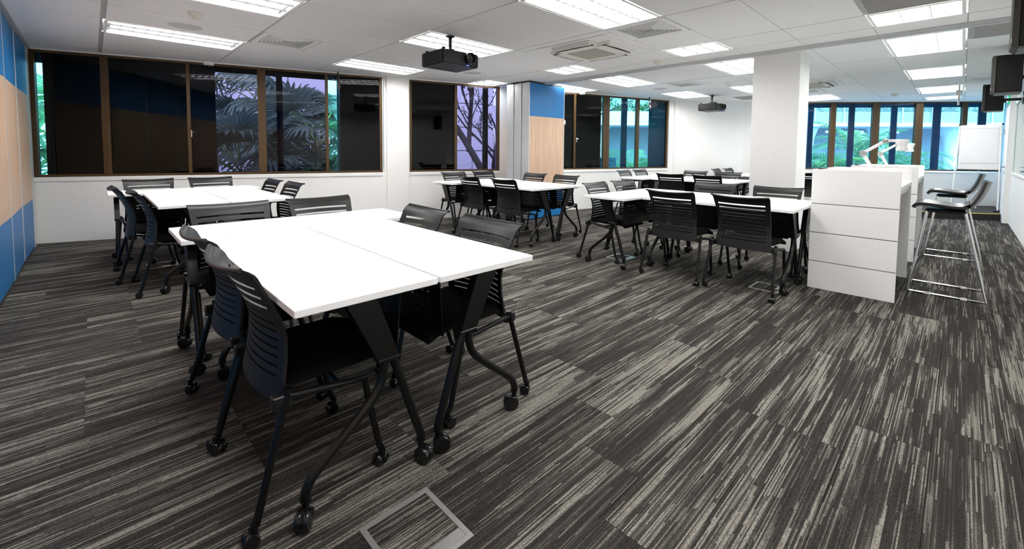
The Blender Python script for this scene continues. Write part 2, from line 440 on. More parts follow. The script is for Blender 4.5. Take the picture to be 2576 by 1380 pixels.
# backing slab with grid colour, built as a plate with holes for the lights
xs = sorted(set([-.8, 15.2] + [v for c in ceil_cut for v in c[:2]])); ys = sorted(set([-.9, 9.0] + [v for c in ceil_cut for v in c[2:]]))
holes = set()
for i in range(len(xs)-1):
    for jj in range(len(ys)-1):
        mx_, my_ = (xs[i]+xs[i+1])/2, (ys[jj]+ys[jj+1])/2
        if any(c[0] < mx_ < c[1] and c[2] < my_ < c[3] for c in ceil_cut): holes.add((i, jj))
cg = MB()
for i in range(len(xs)-1):
    for jj in range(len(ys)-1):
        if (i, jj) in holes: continue
        pl = clip_poly([(xs[i], ys[jj]), (xs[i+1], ys[jj]), (xs[i+1], ys[jj+1]), (xs[i], ys[jj+1])], SHELL)
        if len(pl) >= 3: prism(cg, pl, .006, .018)
cg.build('ceiling_grid', M_grid, ceiling)
rs = MB(); prism(rs, SHELL, .14, .30); rs.build('sky_light_blocker', M_wall, ceiling)  # unseen slab added over the ceiling to keep sky light from leaking in
TCACHE = {}
def overl(c, x0, x1, y0, y1): return min(c[1], x1)-max(c[0], x0) > .03 and min(c[3], y1)-max(c[2], y0) > .03
def sub_rect(r, c):
    x0, x1, y0, y1 = r
    if not (min(c[1], x1)-max(c[0], x0) > .004 and min(c[3], y1)-max(c[2], y0) > .004): return [r]
    out = []
    if c[0] - x0 > .03: out.append((x0, c[0], y0, y1))
    if x1 - c[1] > .03: out.append((c[1], x1, y0, y1))
    a0, a1 = max(x0, c[0]), min(x1, c[1])
    if c[2] - y0 > .03: out.append((a0, a1, y0, c[2]))
    if y1 - c[3] > .03: out.append((a0, a1, c[3], y1))
    return out
cuts = ceil_cut + [AC, AC2] + [d[:4] for d in DIFF] + [d[:4] for d in PERF]
TRACK = (5.85, 5.99)
def tile_zone(XS):
    for i in range(len(XS)-1):
        for k in range(len(YS)-1):
            rects = [(XS[i], XS[i+1], YS[k], YS[k+1])]
            for c in cuts: rects = [q for r in rects for q in sub_rect(r, c)]
            for (x0, x1, y0, y1) in rects:
                gx = .02 if abs(x0-.115) < .01 else .010
                gx1 = .02 if abs(x1-.115) < .01 else .010
                pl = clip_poly([(x0+gx, y0+.004), (x1-gx1, y0+.004), (x1-gx1, y1-.004), (x0+gx, y1-.004)], ROOM)
                if len(pl) < 3: continue
                w, h = x1-x0, y1-y0
                key = (round(w, 3), round(h, 3), gx, gx1) if len(pl) == 4 and abs(max(p[0] for p in pl)-min(p[0] for p in pl)-(w-gx-gx1)) < 1e-6 and abs(max(p[1] for p in pl)-min(p[1] for p in pl)-(h-.008)) < 1e-6 else None
                if key and key in TCACHE: me = TCACHE[key]
                else:
                    mb = MB(); prism(mb, [(p[0]-x0, p[1]-y0) for p in pl], 0, .018); me = mb.mesh('ceiling_tile'); me.materials.append(M_ceil)
                    if key: TCACHE[key] = me
                o = bpy.data.objects.new('ceiling_tile', me); COL.objects.link(o); o.parent = ceiling; o.location = (x0, y0, 0)
tile_zone(XS1); tile_zone([5.485, 5.85]); tile_zone([5.99] + XS2)
tk = MB(); tk.box((5.855, YR+.01, -.02), (5.985, 5.98, .03)); tk.box((5.895, YR+.01, -.034), (5.945, 5.98, -.02))
tk.box((5.865, YR+.01, -.028), (5.88, 5.98, -.02)); tk.box((5.96, YR+.01, -.028), (5.975, 5.98, -.02))
trk = tk.build('trim_1', M_alu, loc=(0, 0, ZC)); tag(trk, 'grey metal partition track running across the ceiling', kind='structure')

# --- ceiling lights
def troffer(x0, x1, y0, y1, label):
    w, h = x1-x0, y1-y0
    t = thing('ceiling_light', ((x0+x1)/2, (y0+y1)/2, ZC), 0, label, 'ceiling light', 'recessed ceiling lights')
    a, b = w/2-.012, h/2-.012
    fr = MB().plate([-a, -a+.022, a-.022, a], [-b, -b+.022, b-.022, b], {(1, 1)}, lambda u, v, q: (u, v, -.004+q), .012)
    fr.build('frame', M_wall, t)
    hs = MB(); a2, b2 = a-.02, b-.02
    for lo, hi in (((-a2, -b2, .0), (-a2+.004, b2, .03)), ((a2-.004, -b2, .0), (a2, b2, .03)), ((-a2, -b2, 0), (a2, -b2+.004, .03)), ((-a2, b2-.004, 0), (a2, b2, .03))): hs.box(lo, hi)
    hs.build('housing', M_louvre, t)
    MB().box((-a2+.03, -b2+.006, .022), (a2-.03, b2-.006, .028)).build('diffuser', M_emit, t, 'glowing white diffuser')
    # louvre: long V blades and cross blades
    lo = MB(); nb = 3 if h > .5 else 2
    for k in range(1, nb):
        yy = -b2 + 2*b2*k/nb
        lo.add([(-a2, yy-.002, .0), (a2, yy-.002, .0), (a2, yy+.002, 0), (-a2, yy+.002, 0), (-a2, yy-.008, .018), (a2, yy-.008, .018), (a2, yy+.008, .018), (-a2, yy+.008, .018)],
               [(3,2,1,0),(4,5,6,7),(0,1,5,4),(1,2,6,5),(2,3,7,6),(3,0,4,7)])
    nc = max(4, int(w/.105))
    for k in range(1, nc):
        xx = -a2 + 2*a2*k/nc
        lo.box((xx-.0015, -b2+.004, .003), (xx+.0015, b2-.004, .018))
    lo.build('louvre', M_louvre, t)
    return t
for (x0, x1, y0, y1, lab) in light_cells: troffer(x0, x1, y0, y1, lab)

# --- ceiling air conditioner cassettes
def cassette(c, label):
    x0, x1, y0, y1 = c; w = (x1-x0)/2; h = (y1-y0)/2
    t = thing('air_conditioner', ((x0+x1)/2, (y0+y1)/2, ZC), 0, label, 'air conditioner', 'ceiling cassette air conditioners')
    MB().box((-w+.005, -h+.005, -.006), (w-.005, h-.005, .012)).build('base_panel', M_offw if False else M_ceil, t)
    b = MB(); bm = bmesh.new(); bmesh.ops.create_cube(bm, size=1)
    for v in bm.verts: v.co = Vector((v.co.x*(2*w-.12), v.co.y*(2*h-.12), v.co.z*.045-.028))
    bmesh.ops.bevel(bm, geom=[e for e in bm.edges if abs(e.verts[0].co.x-e.verts[1].co.x) < 1e-6 and abs(e.verts[0].co.y-e.verts[1].co.y) < 1e-6], offset=.16, segments=6, affect='EDGES')
    bmesh.ops.bevel(bm, geom=[e for e in bm.edges if e.verts[0].co.z < -.04 and e.verts[1].co.z < -.04], offset=.018, segments=2, affect='EDGES')
    b.bm(bm, False); b.build('fascia', mat('ac_white', (.80, .785, .75), .5), t)
    for s, ax in ((-1, 'x'), (1, 'x'), (-1, 'y'), (1, 'y')):
        g = MB(); L_ = .26; prof = []
        for k in range(9):
            u = -1 + k/4; bow = .02*(1-u*u)
            prof.append((u*L_, bow))
        d = (w if ax == 'x' else h) - .135
        pts = [(u, d+.018+bo) for u, bo in prof] + [(u, d-.022+bo) for u, bo in reversed(prof)]
        poly = [((s*q, u) if ax == 'x' else (u, s*q)) for u, q in pts]
        vs_ = [(p[0], p[1], -.0512) for p in poly] + [(p[0], p[1], -.045) for p in poly]; n = len(poly)
        g.add(vs_, [tuple(range(n)), tuple(n+i for i in range(n))] + [(i, (i+1) % n, n+(i+1) % n, n+i) for i in range(n)])
        o = g.build('air_outlet', M_vdark, t)
        f = MB(); d2 = d
        lo = (-L_+.015, d2-.012, -.057); hi = (L_-.015, d2+.003, -.052)
        if ax == 'x': f.box((min(s*lo[1], s*hi[1]), lo[0], lo[2]), (max(s*lo[1], s*hi[1]), hi[0], hi[2]))
        else: f.box((lo[0], min(s*lo[1], s*hi[1]), lo[2]), (hi[0], max(s*lo[1], s*hi[1]), hi[2]))
        f.build('flap', mat('ac_white', (.8, .785, .75), .5), o)
    gr = MB()
    gr.box((-.21, -.21, -.0535), (.21, .21, -.051))
    for k in range(22): gr.box((-.205+k*.0195, -.205, -.057), (-.205+k*.0195+.007, .205, -.0535))
    gr.build('intake_grille', mat('ac_grille', (.55, .54, .49), .6), t)
    return t
cassette(AC, 'white four-way cassette air conditioner beside the largest ceiling light')
cassette(AC2, 'white cassette air conditioner half hidden behind the white column')
# --- square slatted diffusers
for (x0, x1, y0, y1, lab) in DIFF:
    w, h = (x1-x0)/2-.006, (y1-y0)/2-.006
    t = thing('air_diffuser', ((x0+x1)/2, (y0+y1)/2, ZC), 0, lab, 'air diffuser', 'square slatted air diffusers')
    MB().plate([-w, -w+.05, w-.05, w], [-h, -h+.05, h-.05, h], {(1, 1)}, lambda u, v, q: (u, v, -.003+q), .012).build('frame', M_ceil, t)
    MB().box((-w+.04, -h+.04, .03), (w-.04, h-.04, .035)).build('plenum', M_vdark, t)
    for k in range(7):
        a = w-.05-k*.031; b = h-.05-k*.031
        if a < .03: break
        s_ = MB(); z0, z1 = -.004, .014
        o_, i_ = 0, .030
        vs_ = []
        for (dx, z) in ((0, z0), (.003, z0), (-.008, z1), (-.011, z1)):
            aa, bb = a-dx, b-dx; vs_ += [(-aa, -bb, z), (aa, -bb, z), (aa, bb, z), (-aa, bb, z)]
        fs_ = []
        for r in range(4):
            for q in range(4): fs_.append((r*4+q, r*4+(q+1) % 4, ((r+1) % 4)*4+(q+1) % 4, ((r+1) % 4)*4+q))
        s_.add(vs_, fs_).build('slat', M_ceil, t)
for (x0, x1, y0, y1, lab) in PERF:
    t = thing('return_air_panel', ((x0+x1)/2, (y0+y1)/2, ZC), 0, lab, 'air panel', 'perforated return air panels')
    w, h = (x1-x0)/2-.008, (y1-y0)/2-.008
    MB().plate([-w, -w+.02, w-.02, w], [-h, -h+.02, h-.02, h], {(1, 1)}, lambda u, v, q: (u, v, -.002+q), .01).build('frame', M_grid, t)
    g = MB(); g.box((-w+.02, -h+.02, .006), (w-.02, h-.02, .01)); n = int(2*w/.03)
    for k in range(n): g.box((-w+.02+k*.03, -h+.02, 0), (-w+.02+k*.03+.020, h-.02, .006))
    g.build('grille', M_grill, t)
# --- round speakers, smoke detectors, downlight, dome cameras, sprinkler
for (x, y, lab) in ((.715, 5.451, 'round grey ceiling speaker beside the long louvred light'), (4.325, 5.393, 'round grey ceiling speaker beyond the nearer projector'), (7.93, 4.12, 'round grey ceiling speaker past the track by the windows')):
    t = thing('ceiling_speaker', (x, y, ZC), 0, lab, 'speaker', 'round ceiling speakers')
    MB().lathe([(.155, 0), (.155, -.006), (.143, -.009), (.140, -.005)], n=36).build('rim', M_ceil, t)
    MB().lathe([(.139, 0), (.139, -.006), (.05, -.010), (.002, -.011)], n=36).build('grille', M_grill if False else mat('speaker_mesh', (.55, .54, .55), .7), t)
for (x, y, lab) in ((.713, 4.861, 'ivory smoke detector near the round speaker and long louvred light'), (5.492, 2.899, 'ivory smoke detector between air conditioner and partition track'),
                    (8.095, 2.924, 'ivory smoke detector left of the white column, past the track'), (11.78, 1.02, 'small smoke detector in front of the far windows')):
    t = thing('smoke_detector', (x, y, ZC), 0, lab, 'smoke detector', 'ceiling smoke detectors')
    MB().lathe([(.062, 0), (.062, -.012), (.056, -.022), (.050, -.026)], n=24).build('base', M_offw, t)
    MB().lathe([(.048, -.024), (.042, -.036), (.032, -.042), (.028, -.052), (.012, -.054)], n=24).build('sensor_head', M_offw, t)
    MB().lathe([(.0285, -.042), (.0295, -.047), (.0285, -.050)], n=24).build('vent_ring', M_vdark, t)
t = thing('downlight', (3.127, 5.418, ZC), 0, 'small round recessed downlight left of the nearer projector', 'downlight')
MB().lathe([(.062, 0), (.062, -.005), (.05, -.006), (.045, -.002)], n=24).build('rim', M_ceil, t)
MB().lathe([(.044, 0), (.044, -.003), (.01, -.004)], n=24).build('lens', M_paper, t)
for (x, y, lab) in ((1.235, 7.50, 'white dome security camera above the wide dark window'), (7.34, 5.52, 'white dome security camera above the window past the folded partition')):
    t = thing('dome_camera', (x, y, ZC), 0, lab, 'security camera', 'dome security cameras')
    MB().lathe([(.066, 0), (.066, -.03), (.056, -.045), (.048, -.05)], n=24).build('housing', M_wall, t)
    MB().lathe([(.046, -.045), (.044, -.06), (.034, -.076), (.018, -.084), (.002, -.087)], n=24).build('dome', M_wheel, t)
t = thing('sprinkler_pipe', (10.9, .095, ZC), 0, 'white pipe hanging from the ceiling in front of the far windows', 'pipe')
MB().tube([(0, 0, 0), (0, 0, -.10)], .012).build('drop_pipe', M_wall, t)
MB().box((-.04, -.04, -.18), (.04, .04, -.10), .008).build('junction_box', M_wall, t)
MB().tube([(0, 0, -.18), (0, 0, -.36)], .014).build('lower_pipe', M_wall, t)

# ------------------------------------------------------------------ walls
def wall_frame(name, origin, ang, label): 
    t = thing(name, (origin.x, origin.y, 0), ang, label, kind='structure'); return t
# local axes of window wall: x along wall, y outward (away from the room), z up
def side_y(ang, n):   # sign so that local +y is outward
    v = Vector((-math.sin(ang), math.cos(ang))); return 1 if v.dot(-n) > 0 else -1
SW = side_y(WANG, WN); SF = side_y(FANG, FN)
assert SW == 1 and SF == 1
SILL, HEAD = .835, 2.42
wall_w = wall_frame('wall_left', P0, WANG, 'white wall with the dark tinted windows and low sill')
w = MB()
w.box((-.25, 0, -.05), (11.05, .2, SILL)); w.box((-.25, 0, HEAD), (11.05, .2, ZC+.2))
w.box((4.26, 0, SILL), (4.69, .2, HEAD)); w.box((6.41, 0, SILL), (7.62, .2, HEAD)); w.box((10.79, 0, SILL), (11.05, .2, HEAD)); w.box((-.25, 0, SILL), (-.005, .2, HEAD))
w.build('wall_panel', M_wall, wall_w)
MB().box((4.30, -.045, 0), (4.665, .0, ZC)).build('pilaster', M_wall, wall_w)
MB().box((10.93, -.05, 0), (11.06, .0, ZC)).build('pilaster', M_wall, wall_w)
for a, b in ((0, 4.24), (4.70, 6.40), (7.62, 10.78)):
    MB().box((a, -.012, SILL-.055), (b, .02, SILL), .003).build('sill', M_wall, wall_w)
# mid wall and far wall
mw = Vector((FCOR.x-WEND.x, FCOR.y-WEND.y)); wl_ = mw.length
wall_m = thing('wall_corner', (WEND.x, WEND.y, 0), math.atan2(mw.y, mw.x), 'plain white angled wall at the far corner', kind='structure')
MB().box((0, 0, -.05), (wl_, .2, ZC+.2)).build('wall_panel', M_wall, wall_m)
wall_f = wall_frame('wall_far', F0, FANG, 'white wall under the far strip of windows')
fl_len = (FEND-F0).length
w = MB(); w.box((-1.39, 0, -.05), (fl_len+.3, .2, SILL)); w.box((-1.39, 0, 2.415), (fl_len+.3, .2, ZC+.2)); w.box((-1.39, 0, SILL), (-.62, .2, 2.415))
w.build('wall_panel', M_wall, wall_f)
LEDGE = .62
MB().box((.15, -LEDGE, 0), (fl_len-.55, 0, .815)).build('ledge_box', M_wall, wall_f)
MB().box((.15, -LEDGE-.015, .815), (fl_len-.55, .0, .838), .004).build('sill', M_wall, wall_f)
# right wall with glazing
wall_r = thing('wall_right', (0, YR, 0), 0, 'white right-hand wall with a long glazed board', kind='structure')
w = MB(); w.box((XL-.2, -.2, -.05), (15.2, 0, .90)); w.box((XL-.2, -.2, 2.13), (15.2, 0, ZC+.2)); w.box((XL-.2, -.2, .90), (6.0, 0, 2.13)); w.box((11.62, -.2, .9), (15.2, 0, 2.13)); w.box((6.0, -.2, .9), (11.62, -.1, 2.13))
w.build('wall_panel', M_wall, wall_r)
MB().box((6.0, -.03, .90), (11.6, -.012, 2.13)).build('glazed_board', mat('glass_board', (.50, .62, .60), .06, spec=.9), wall_r)
MB().plate([5.98, 6.02, 11.57, 11.62], [.88, .91, 2.10, 2.14], {(1, 1)}, lambda u, v, q: (u, -.01+q, v), .022).build('board_frame', M_wall, wall_r)
MB().box((11.67, 0, 0), (11.72, .075, ZC)).build('jamb', M_wall, wall_r)
# wall behind camera corner: left partition runs in the track; wall beyond
door = thing('door_1', (11.72, YR+.02, 0), 0, 'white door with lever handle beside the flip chart', kind='structure')
MB().box((0, .01, .0), (.86, .055, 2.1), .003).build('leaf', M_wall, door)
h_ = MB(); h_.tube([(.1, .055, 1.0), (.1, .10, 1.0), (.11, .105, 1.0), (.22, .105, 1.0)], .009, 8)
h_.lathe([(.025, .055), (.025, .063), (.01, .065)], (.1, 0, 1.0), 'y', 16); h_.build('lever_handle', M_chrome, door)
k_ = MB(); k_.lathe([(.02, .055), (.02, .066), (.008, .07)], (.1, 0, .90), 'y', 16); k_.build('lock', M_chrome, door)
MB().box((.82, .05, 1.6), (.85, .066, 1.7)).build('hinge', M_greymat, door)
# column
col = MB(); col.box((6.15, 1.40, 0), (6.60, 1.92, ZC), .004)
co = col.build('column', M_wall); tag(co, 'white square structural column beside the partition track', kind='structure')
# platform by the far wall
pf = MB(); z = .12
a_, b_ = Vector((11.41, .46)), Vector((12.03, -.53)); dd = (b_-a_).normalized(); pa = a_ - dd*1.6
q0 = F0 + FD*.15 + FN*LEDGE; q1 = F0 + FD*(fl_len-.55) + FN*LEDGE
prism(pf, [(pa.x, pa.y), (b_.x, b_.y), (q1.x, max(q1.y, YR+.09)), (q0.x+.35, q0.y-.44)], 0, z)
pfo = pf.build('trim_2', M_darkcarpet); tag(pfo, 'low dark carpeted step along the far wall', kind='structure')
yt = MB(); nn = Vector((-dd.y, dd.x)); nn = nn if nn.dot(Vector((1, .5))) > 0 else -nn
prism(yt, [(p.x, p.y) for p in (a_ - dd*.9 + nn*.005, b_ - dd*.0 + nn*.005, b_ + nn*.06, a_ - dd*.9 + nn*.06)], z, z+.003)
tag(yt.build('yellow_tape', M_yellow), 'yellow warning tape along the edge of the dark step', 'tape')
for ob, zz in ((wall_w, 0),):
    pass
# end wall left of the partition (behind it)
ew = MB(); ew.box((-.85, YR-.2, -.05), (-.70, 8.3, ZC+.2)); tag(ew.build('wall_end', M_wall), 'white wall behind the sliding partition', kind='structure')

# ------------------------------------------------------------------ windows
def window(name, wall, s0, s1, z0, z1, mull, panes, label, fr=.045, dep=.06, post=None, blk=None, handles=()):
    t = thing(name, wall.location, wall.rotation_euler.z, label, kind='structure')
    f = MB().plate([s0, s0+fr, s1-fr, s1], [z0, z0+.032, z1-.03, z1], {(1, 1)}, lambda u, v, q: (u, .02+q, v), dep)
    f.build('frame', M_bronze, t)
    for (a, b) in mull:
        mm = MB(); mm.box((a, .012, z0+.03), (b, .085, z1-.03), .003)
        if b-a > .055: mm.box(((a+b)/2-.003, .008, z0+.03), ((a+b)/2+.003, .012, z1-.03))
        mm.build('mullion', M_bronze, t)
    for (a, b, g) in panes:
        MB().box((a, .045, z0+.03), (b, .051, z1-.03)).build('pane', g, t)
    for (a, b, mt) in (blk or ()):
        MB().box((a, .075, z0+.01), (b, .085, z1)).build('blackout_screen', mt, t, 'black blackout screen behind the glass')
    for (a, b, mt) in (post or ()):
        MB().box((a+.008, .12, z0-.1), (b-.008, .15, z1+.1)).build('outer_post', mt, t)
    for (a, zz) in handles:
        hh = MB(); hh.box((a-.008, -.012, zz-.05), (a+.008, .012, zz+.05), .003); hh.tube([(a, -.005, zz+.02), (a+.03, -.035, zz+.02)], .007, 8)
        hh.build('latch', M_chrome, t)
    return t
w1 = window('window_1', wall_w, 0, 4.24, SILL, HEAD, [(.665, .745), (1.575, 1.615), (2.435, 2.54), (3.362, 3.405)],
    [(.03, .112, G_teal), (.112, .67, G_black), (.74, 1.58, G_black), (1.61, 2.44, G_violet), (2.535, 3.37, G_violet), (3.40, 3.585, G_teal), (3.585, 4.21, G_black)],
    'wide bronze-framed window of five panes, mostly blacked out, palms showing outside',
    blk=[(.105, .70, M_blackout), (.70, 1.60, M_blackout), (1.60, 1.905, M_blackout), (3.575, 4.22, M_blackout)],
    post=[(2.67, 2.77, M_darkframe), (3.535, 3.585, M_teal_post)], handles=[(1.625, 1.42), (3.41, 1.35)])
MB().box((1.9, .09, 2.32), (3.38, .12, 2.42)).build('head_panel', M_blackout, w1)
MB().box((.03, .09, 2.27), (.12, .12, 2.42)).build('head_panel', M_teal_post, w1)
MB().box((3.40, .09, 2.32), (3.55, .12, 2.42)).build('head_panel', M_teal_post, w1)
w2 = window('window_2', wall_w, 4.69, 6.41, SILL, HEAD, [(5.51, 5.56)], [(4.72, 5.52, G_black), (5.555, 6.38, G_violet)],
    'two-pane bronze-framed window between pillar and folded partition, one pane blacked out',
    blk=[(4.70, 5.53, M_blackout)], post=[(6.10, 6.22, M_darkframe)], handles=[(5.575, 1.40)])
w3 = window('window_3', wall_w, 7.62, 10.78, SILL, HEAD, [(8.115, 8.16), (8.885, 9.04), (9.815, 9.89)],
    [(7.65, 8.12, G_black), (8.155, 8.845, G_black), (8.845, 8.89, G_teal), (9.035, 9.82, G_teal), (9.885, 10.75, G_teal)],
    'bronze-framed window past the folded partition, showing a building with planters',
    blk=[(7.63, 8.13, M_blackout), (8.13, 8.845, M_blackout), (10.23, 10.76, mat('teal_dark_screen', (.010, .04, .05), .6))],
    post=[(9.46, 9.63, M_teal_post)], handles=[(8.17, 1.45)])
fm = [(.537, .658), (1.438, 1.589), (2.335, 2.49), (3.29, 3.39)]
fp = []; e = [-.60] + [v for m_ in fm for v in m_] + [fl_len+.05]
for k in range(0, len(e), 2): fp.append((e[k]-.01, e[k+1]+.01, G_far))
w4 = window('window_4', wall_f, -.62, fl_len+.1, SILL, 2.415, fm, fp, 'long strip of aqua tinted windows along the far wall facing palms',
    post=[(a, b, M_teal_post) for a, b in ((.096, .227), (.982, 1.126), (1.889, 2.03), (2.767, 2.937), (3.689, 3.862))])
MB().box((-.6, .13, 2.30), (fl_len, .18, 2.42)).build('head_panel', mat('teal_head', (.04, .16, .18), .5), w4)
# fire access notice on the third window
ng = MB().box((8.80, .056, SILL+.035), (9.28, .060, SILL+.25)).build('notice', mat('notice_white', (.62, .64, .64), .6), w3)
text_obj('notice_text', 'FIRE FIGHTING', .072, mat('notice_red', (.65, .02, .02), .5), ng, (8.995, .0545, SILL+.175), (PI/2, 0, 0))
text_obj('notice_text', 'ACCESS', .078, mat('notice_dark', (.03, .02, .02), .5), ng, (8.995, .0545, SILL+.085), (PI/2, 0, 0))
# black slotted bracket under the ceiling by window 3, small one by window 1
t = thing('louvred_shade', (9.02, 4.93, ZC), WANG, 'small black slotted shade hanging from the ceiling at the third window', 'shade')
MB().tube([(0, 0, 0), (0, 0, -.06)], .012, 8).build('stem', M_black, t)
us = [0, .03]; 
for k in range(4): us += [.03+k*.042+.022, .03+k*.042+.042]
vv_ = [-1, -.7, -.3, -.08, .08, .3, .7, 1]
hol = {(2*k+1, j2) for k in range(4) for j2 in (1, 3, 5)}
MB().plate(us, vv_, hol, lambda u, v, q: (u, -.03-q, -.15+v*(.10-.25*u)), .012).build('slotted_panel', M_black, t)
MB().add([(-.005, -.05, -.05), (-.005, -.05, -.26), (-.07, -.05, -.155), (-.005, -.035, -.05), (-.005, -.035, -.26), (-.07, -.035, -.155)], [(0, 1, 2), (3, 5, 4), (0, 3, 4, 1), (1, 4, 5, 2), (2, 5, 3, 0)]).build('end_plate', M_wall, t)
MB().lathe([(.026, -.06), (.026, -.03)], (-.03, 0, -.155), 'y', 16).build('knob', M_black, t)
t = thing('projector_bracket', (2.83, 6.9, ZC), WANG, 'small black bracket hanging from the ceiling in front of the palm window', 'bracket')
MB().tube([(0, 0, 0), (0, 0, -.10)], .010, 8).build('stem', M_black, t)
MB().add([(-.02, 0, -.09), (.02, 0, -.08), (.04, 0, -.24), (-.005, 0, -.29), (-.02, .03, -.09), (.02, .03, -.08), (.04, .03, -.24), (-.005, .03, -.29)], [(3,2,1,0),(4,5,6,7),(0,1,5,4),(1,2,6,5),(2,3,7,6),(3,0,4,7)]).build('blade', M_black, t)

# ------------------------------------------------------------------ sliding partitions
def panel(name, parent, w_, label=None, loc=(0,0,0), rz=0, th=.085):
    "movable wall panel: core with blue / oak / blue faces, local x along the width, y thickness"
    p = MB().box((.005, -th/2+.005, .012), (w_-.005, th/2-.005, ZC-.03)).build(name, M_alud, parent)
    p.location = loc; p.rotation_euler = (0, 0, rz)
    for s in (-1, 1):
        y0, y1 = (-th/2, -th/2+.006) if s < 0 else (th/2-.006, th/2)
        MB().box((.012, y0, 1.825), (w_-.012, y1, ZC-.035)).build('upper_face', M_blue, p)
        MB().box((.012, y0, .59), (w_-.012, y1, 1.825)).build('oak_face', M_wood, p)
        MB().box((.012, y0, .02), (w_-.012, y1, .59)).build('lower_face', M_blue, p)
    for x0 in (0, w_-.014):
        MB().box((x0, -th/2-.001, .015), (x0+.014, th/2+.001, ZC-.03)).build('edge_profile', M_alu, p)
    return p
part = thing('sliding_partition', (XL-.045, 0, 0), 0, 'closed sliding partition wall of blue and oak panels along the left side', 'partition')
ye = 7.74; k = 0
offs = [0, .012, -.008, .010, 0, 0, 0, 0, 0]
pw = .93
while ye > -.5:
    w_ = min(pw, ye-YR-.02)
    if w_ < .1: break
    p = panel('partition_panel', part, w_-.004, loc=(-.004+offs[k]*.6, ye-w_, 0), rz=PI/2 + (.012 if k % 2 else -.012)*(1 if k < 4 else 0))
    ye -= w_; k += 1
jp = MB(); jp.box((-.06, 7.755, 0), (.05, 7.80, ZC)); jp.box((-.05, 7.80, 0), (.045, 8.0, ZC))
jp.build('end_post', M_alu, part)
tr3 = MB(); tr3.box((XL-.10, YR, ZC-.022), (XL+.03, 8.0, ZC+.004)); tag(tr3.build('trim_3', M_grid), 'grey ceiling track above the sliding partition', kind='structure')
stack = thing('folded_partition', (5.47, 5.25, 0), 0, 'stack of folded partition panels with metal edges, front face blue and oak', 'partition')
for k in range(6):
    yy = .043 + k*.098
    wd = .96 - (0 if k < 3 else (k-2)*.10)
    panel('partition_panel', stack, wd, loc=(0 + (.012 if k % 2 else 0), yy, 0))
MB().box((.955, .0, 1.72), (1.0, .03, 1.80), .004).build('lock_tab', M_paper, stack)
MB().box((.05, .03, ZC-.03), (.9, .5, ZC-.002)).build('trolley_bar', M_alud, stack)

# ------------------------------------------------------------------ furniture: table
TH = .74; TL, TD = 1.385, .51
def castor_mesh(r, name, axle):
    "twin-wheel castor, contact at z=0, stem top at z = 2r+.02"
    b = MB()
    for s in (-1, 1):
        b.lathe([(r*.55, s*.0045), (r*.96, s*.0045), (r, s*.007), (r, s*.018), (r*.93, s*.0215), (r*.35, s*.023), (.001, s*.0235)], (0, 0, r), 'y', 20)
    h = MB(); h.lathe([(r*.5, -.005), (r*.5, .005)], (0, 0, r), 'y', 14)
    pts = []
    for k in range(9):
        a = math.radians(-10 + k*27.5); pts.append((r*1.06*math.cos(a), r*1.06*math.sin(a)))
    for i in range(8):
        (x0, z0), (x1, z1) = pts[i], pts[i+1]
        h.add([(x0*.75, -.004, r+z0*.75), (x0, -.004, r+z0), (x1, -.004, r+z1), (x1*.75, -.004, r+z1*.75), (x0*.75, .004, r+z0*.75), (x0, .004, r+z0), (x1, .004, r+z1), (x1*.75, .004, r+z1*.75)],
              [(3,2,1,0),(4,5,6,7),(0,1,5,4),(1,2,6,5),(2,3,7,6),(3,0,4,7)])
    h.tube([(r*.45, 0, r*1.1), (r*.45, 0, 2*r+.022)], .012, 10)
    me = b.mesh(name); me.materials.append(M_wheel)
    me2 = h.mesh(name+'_fork'); me2.materials.append(M_steel)
    return me, me2, r*.45
TC = castor_mesh(.034, 'castor', 0); CC = castor_mesh(.024, 'castor', 0)
def add_castor(parent, cs, x, y, rz, ztop=None):
    me, me2, off = cs
    o = bpy.data.objects.new('castor', me); COL.objects.link(o); o.parent = parent
    o.location = (x-off*math.cos(rz), y-off*math.sin(rz), 0); o.rotation_euler = (0, 0, rz)
    f = bpy.data.objects.new('castor_fork', me2); COL.objects.link(f); f.parent = o
    return o
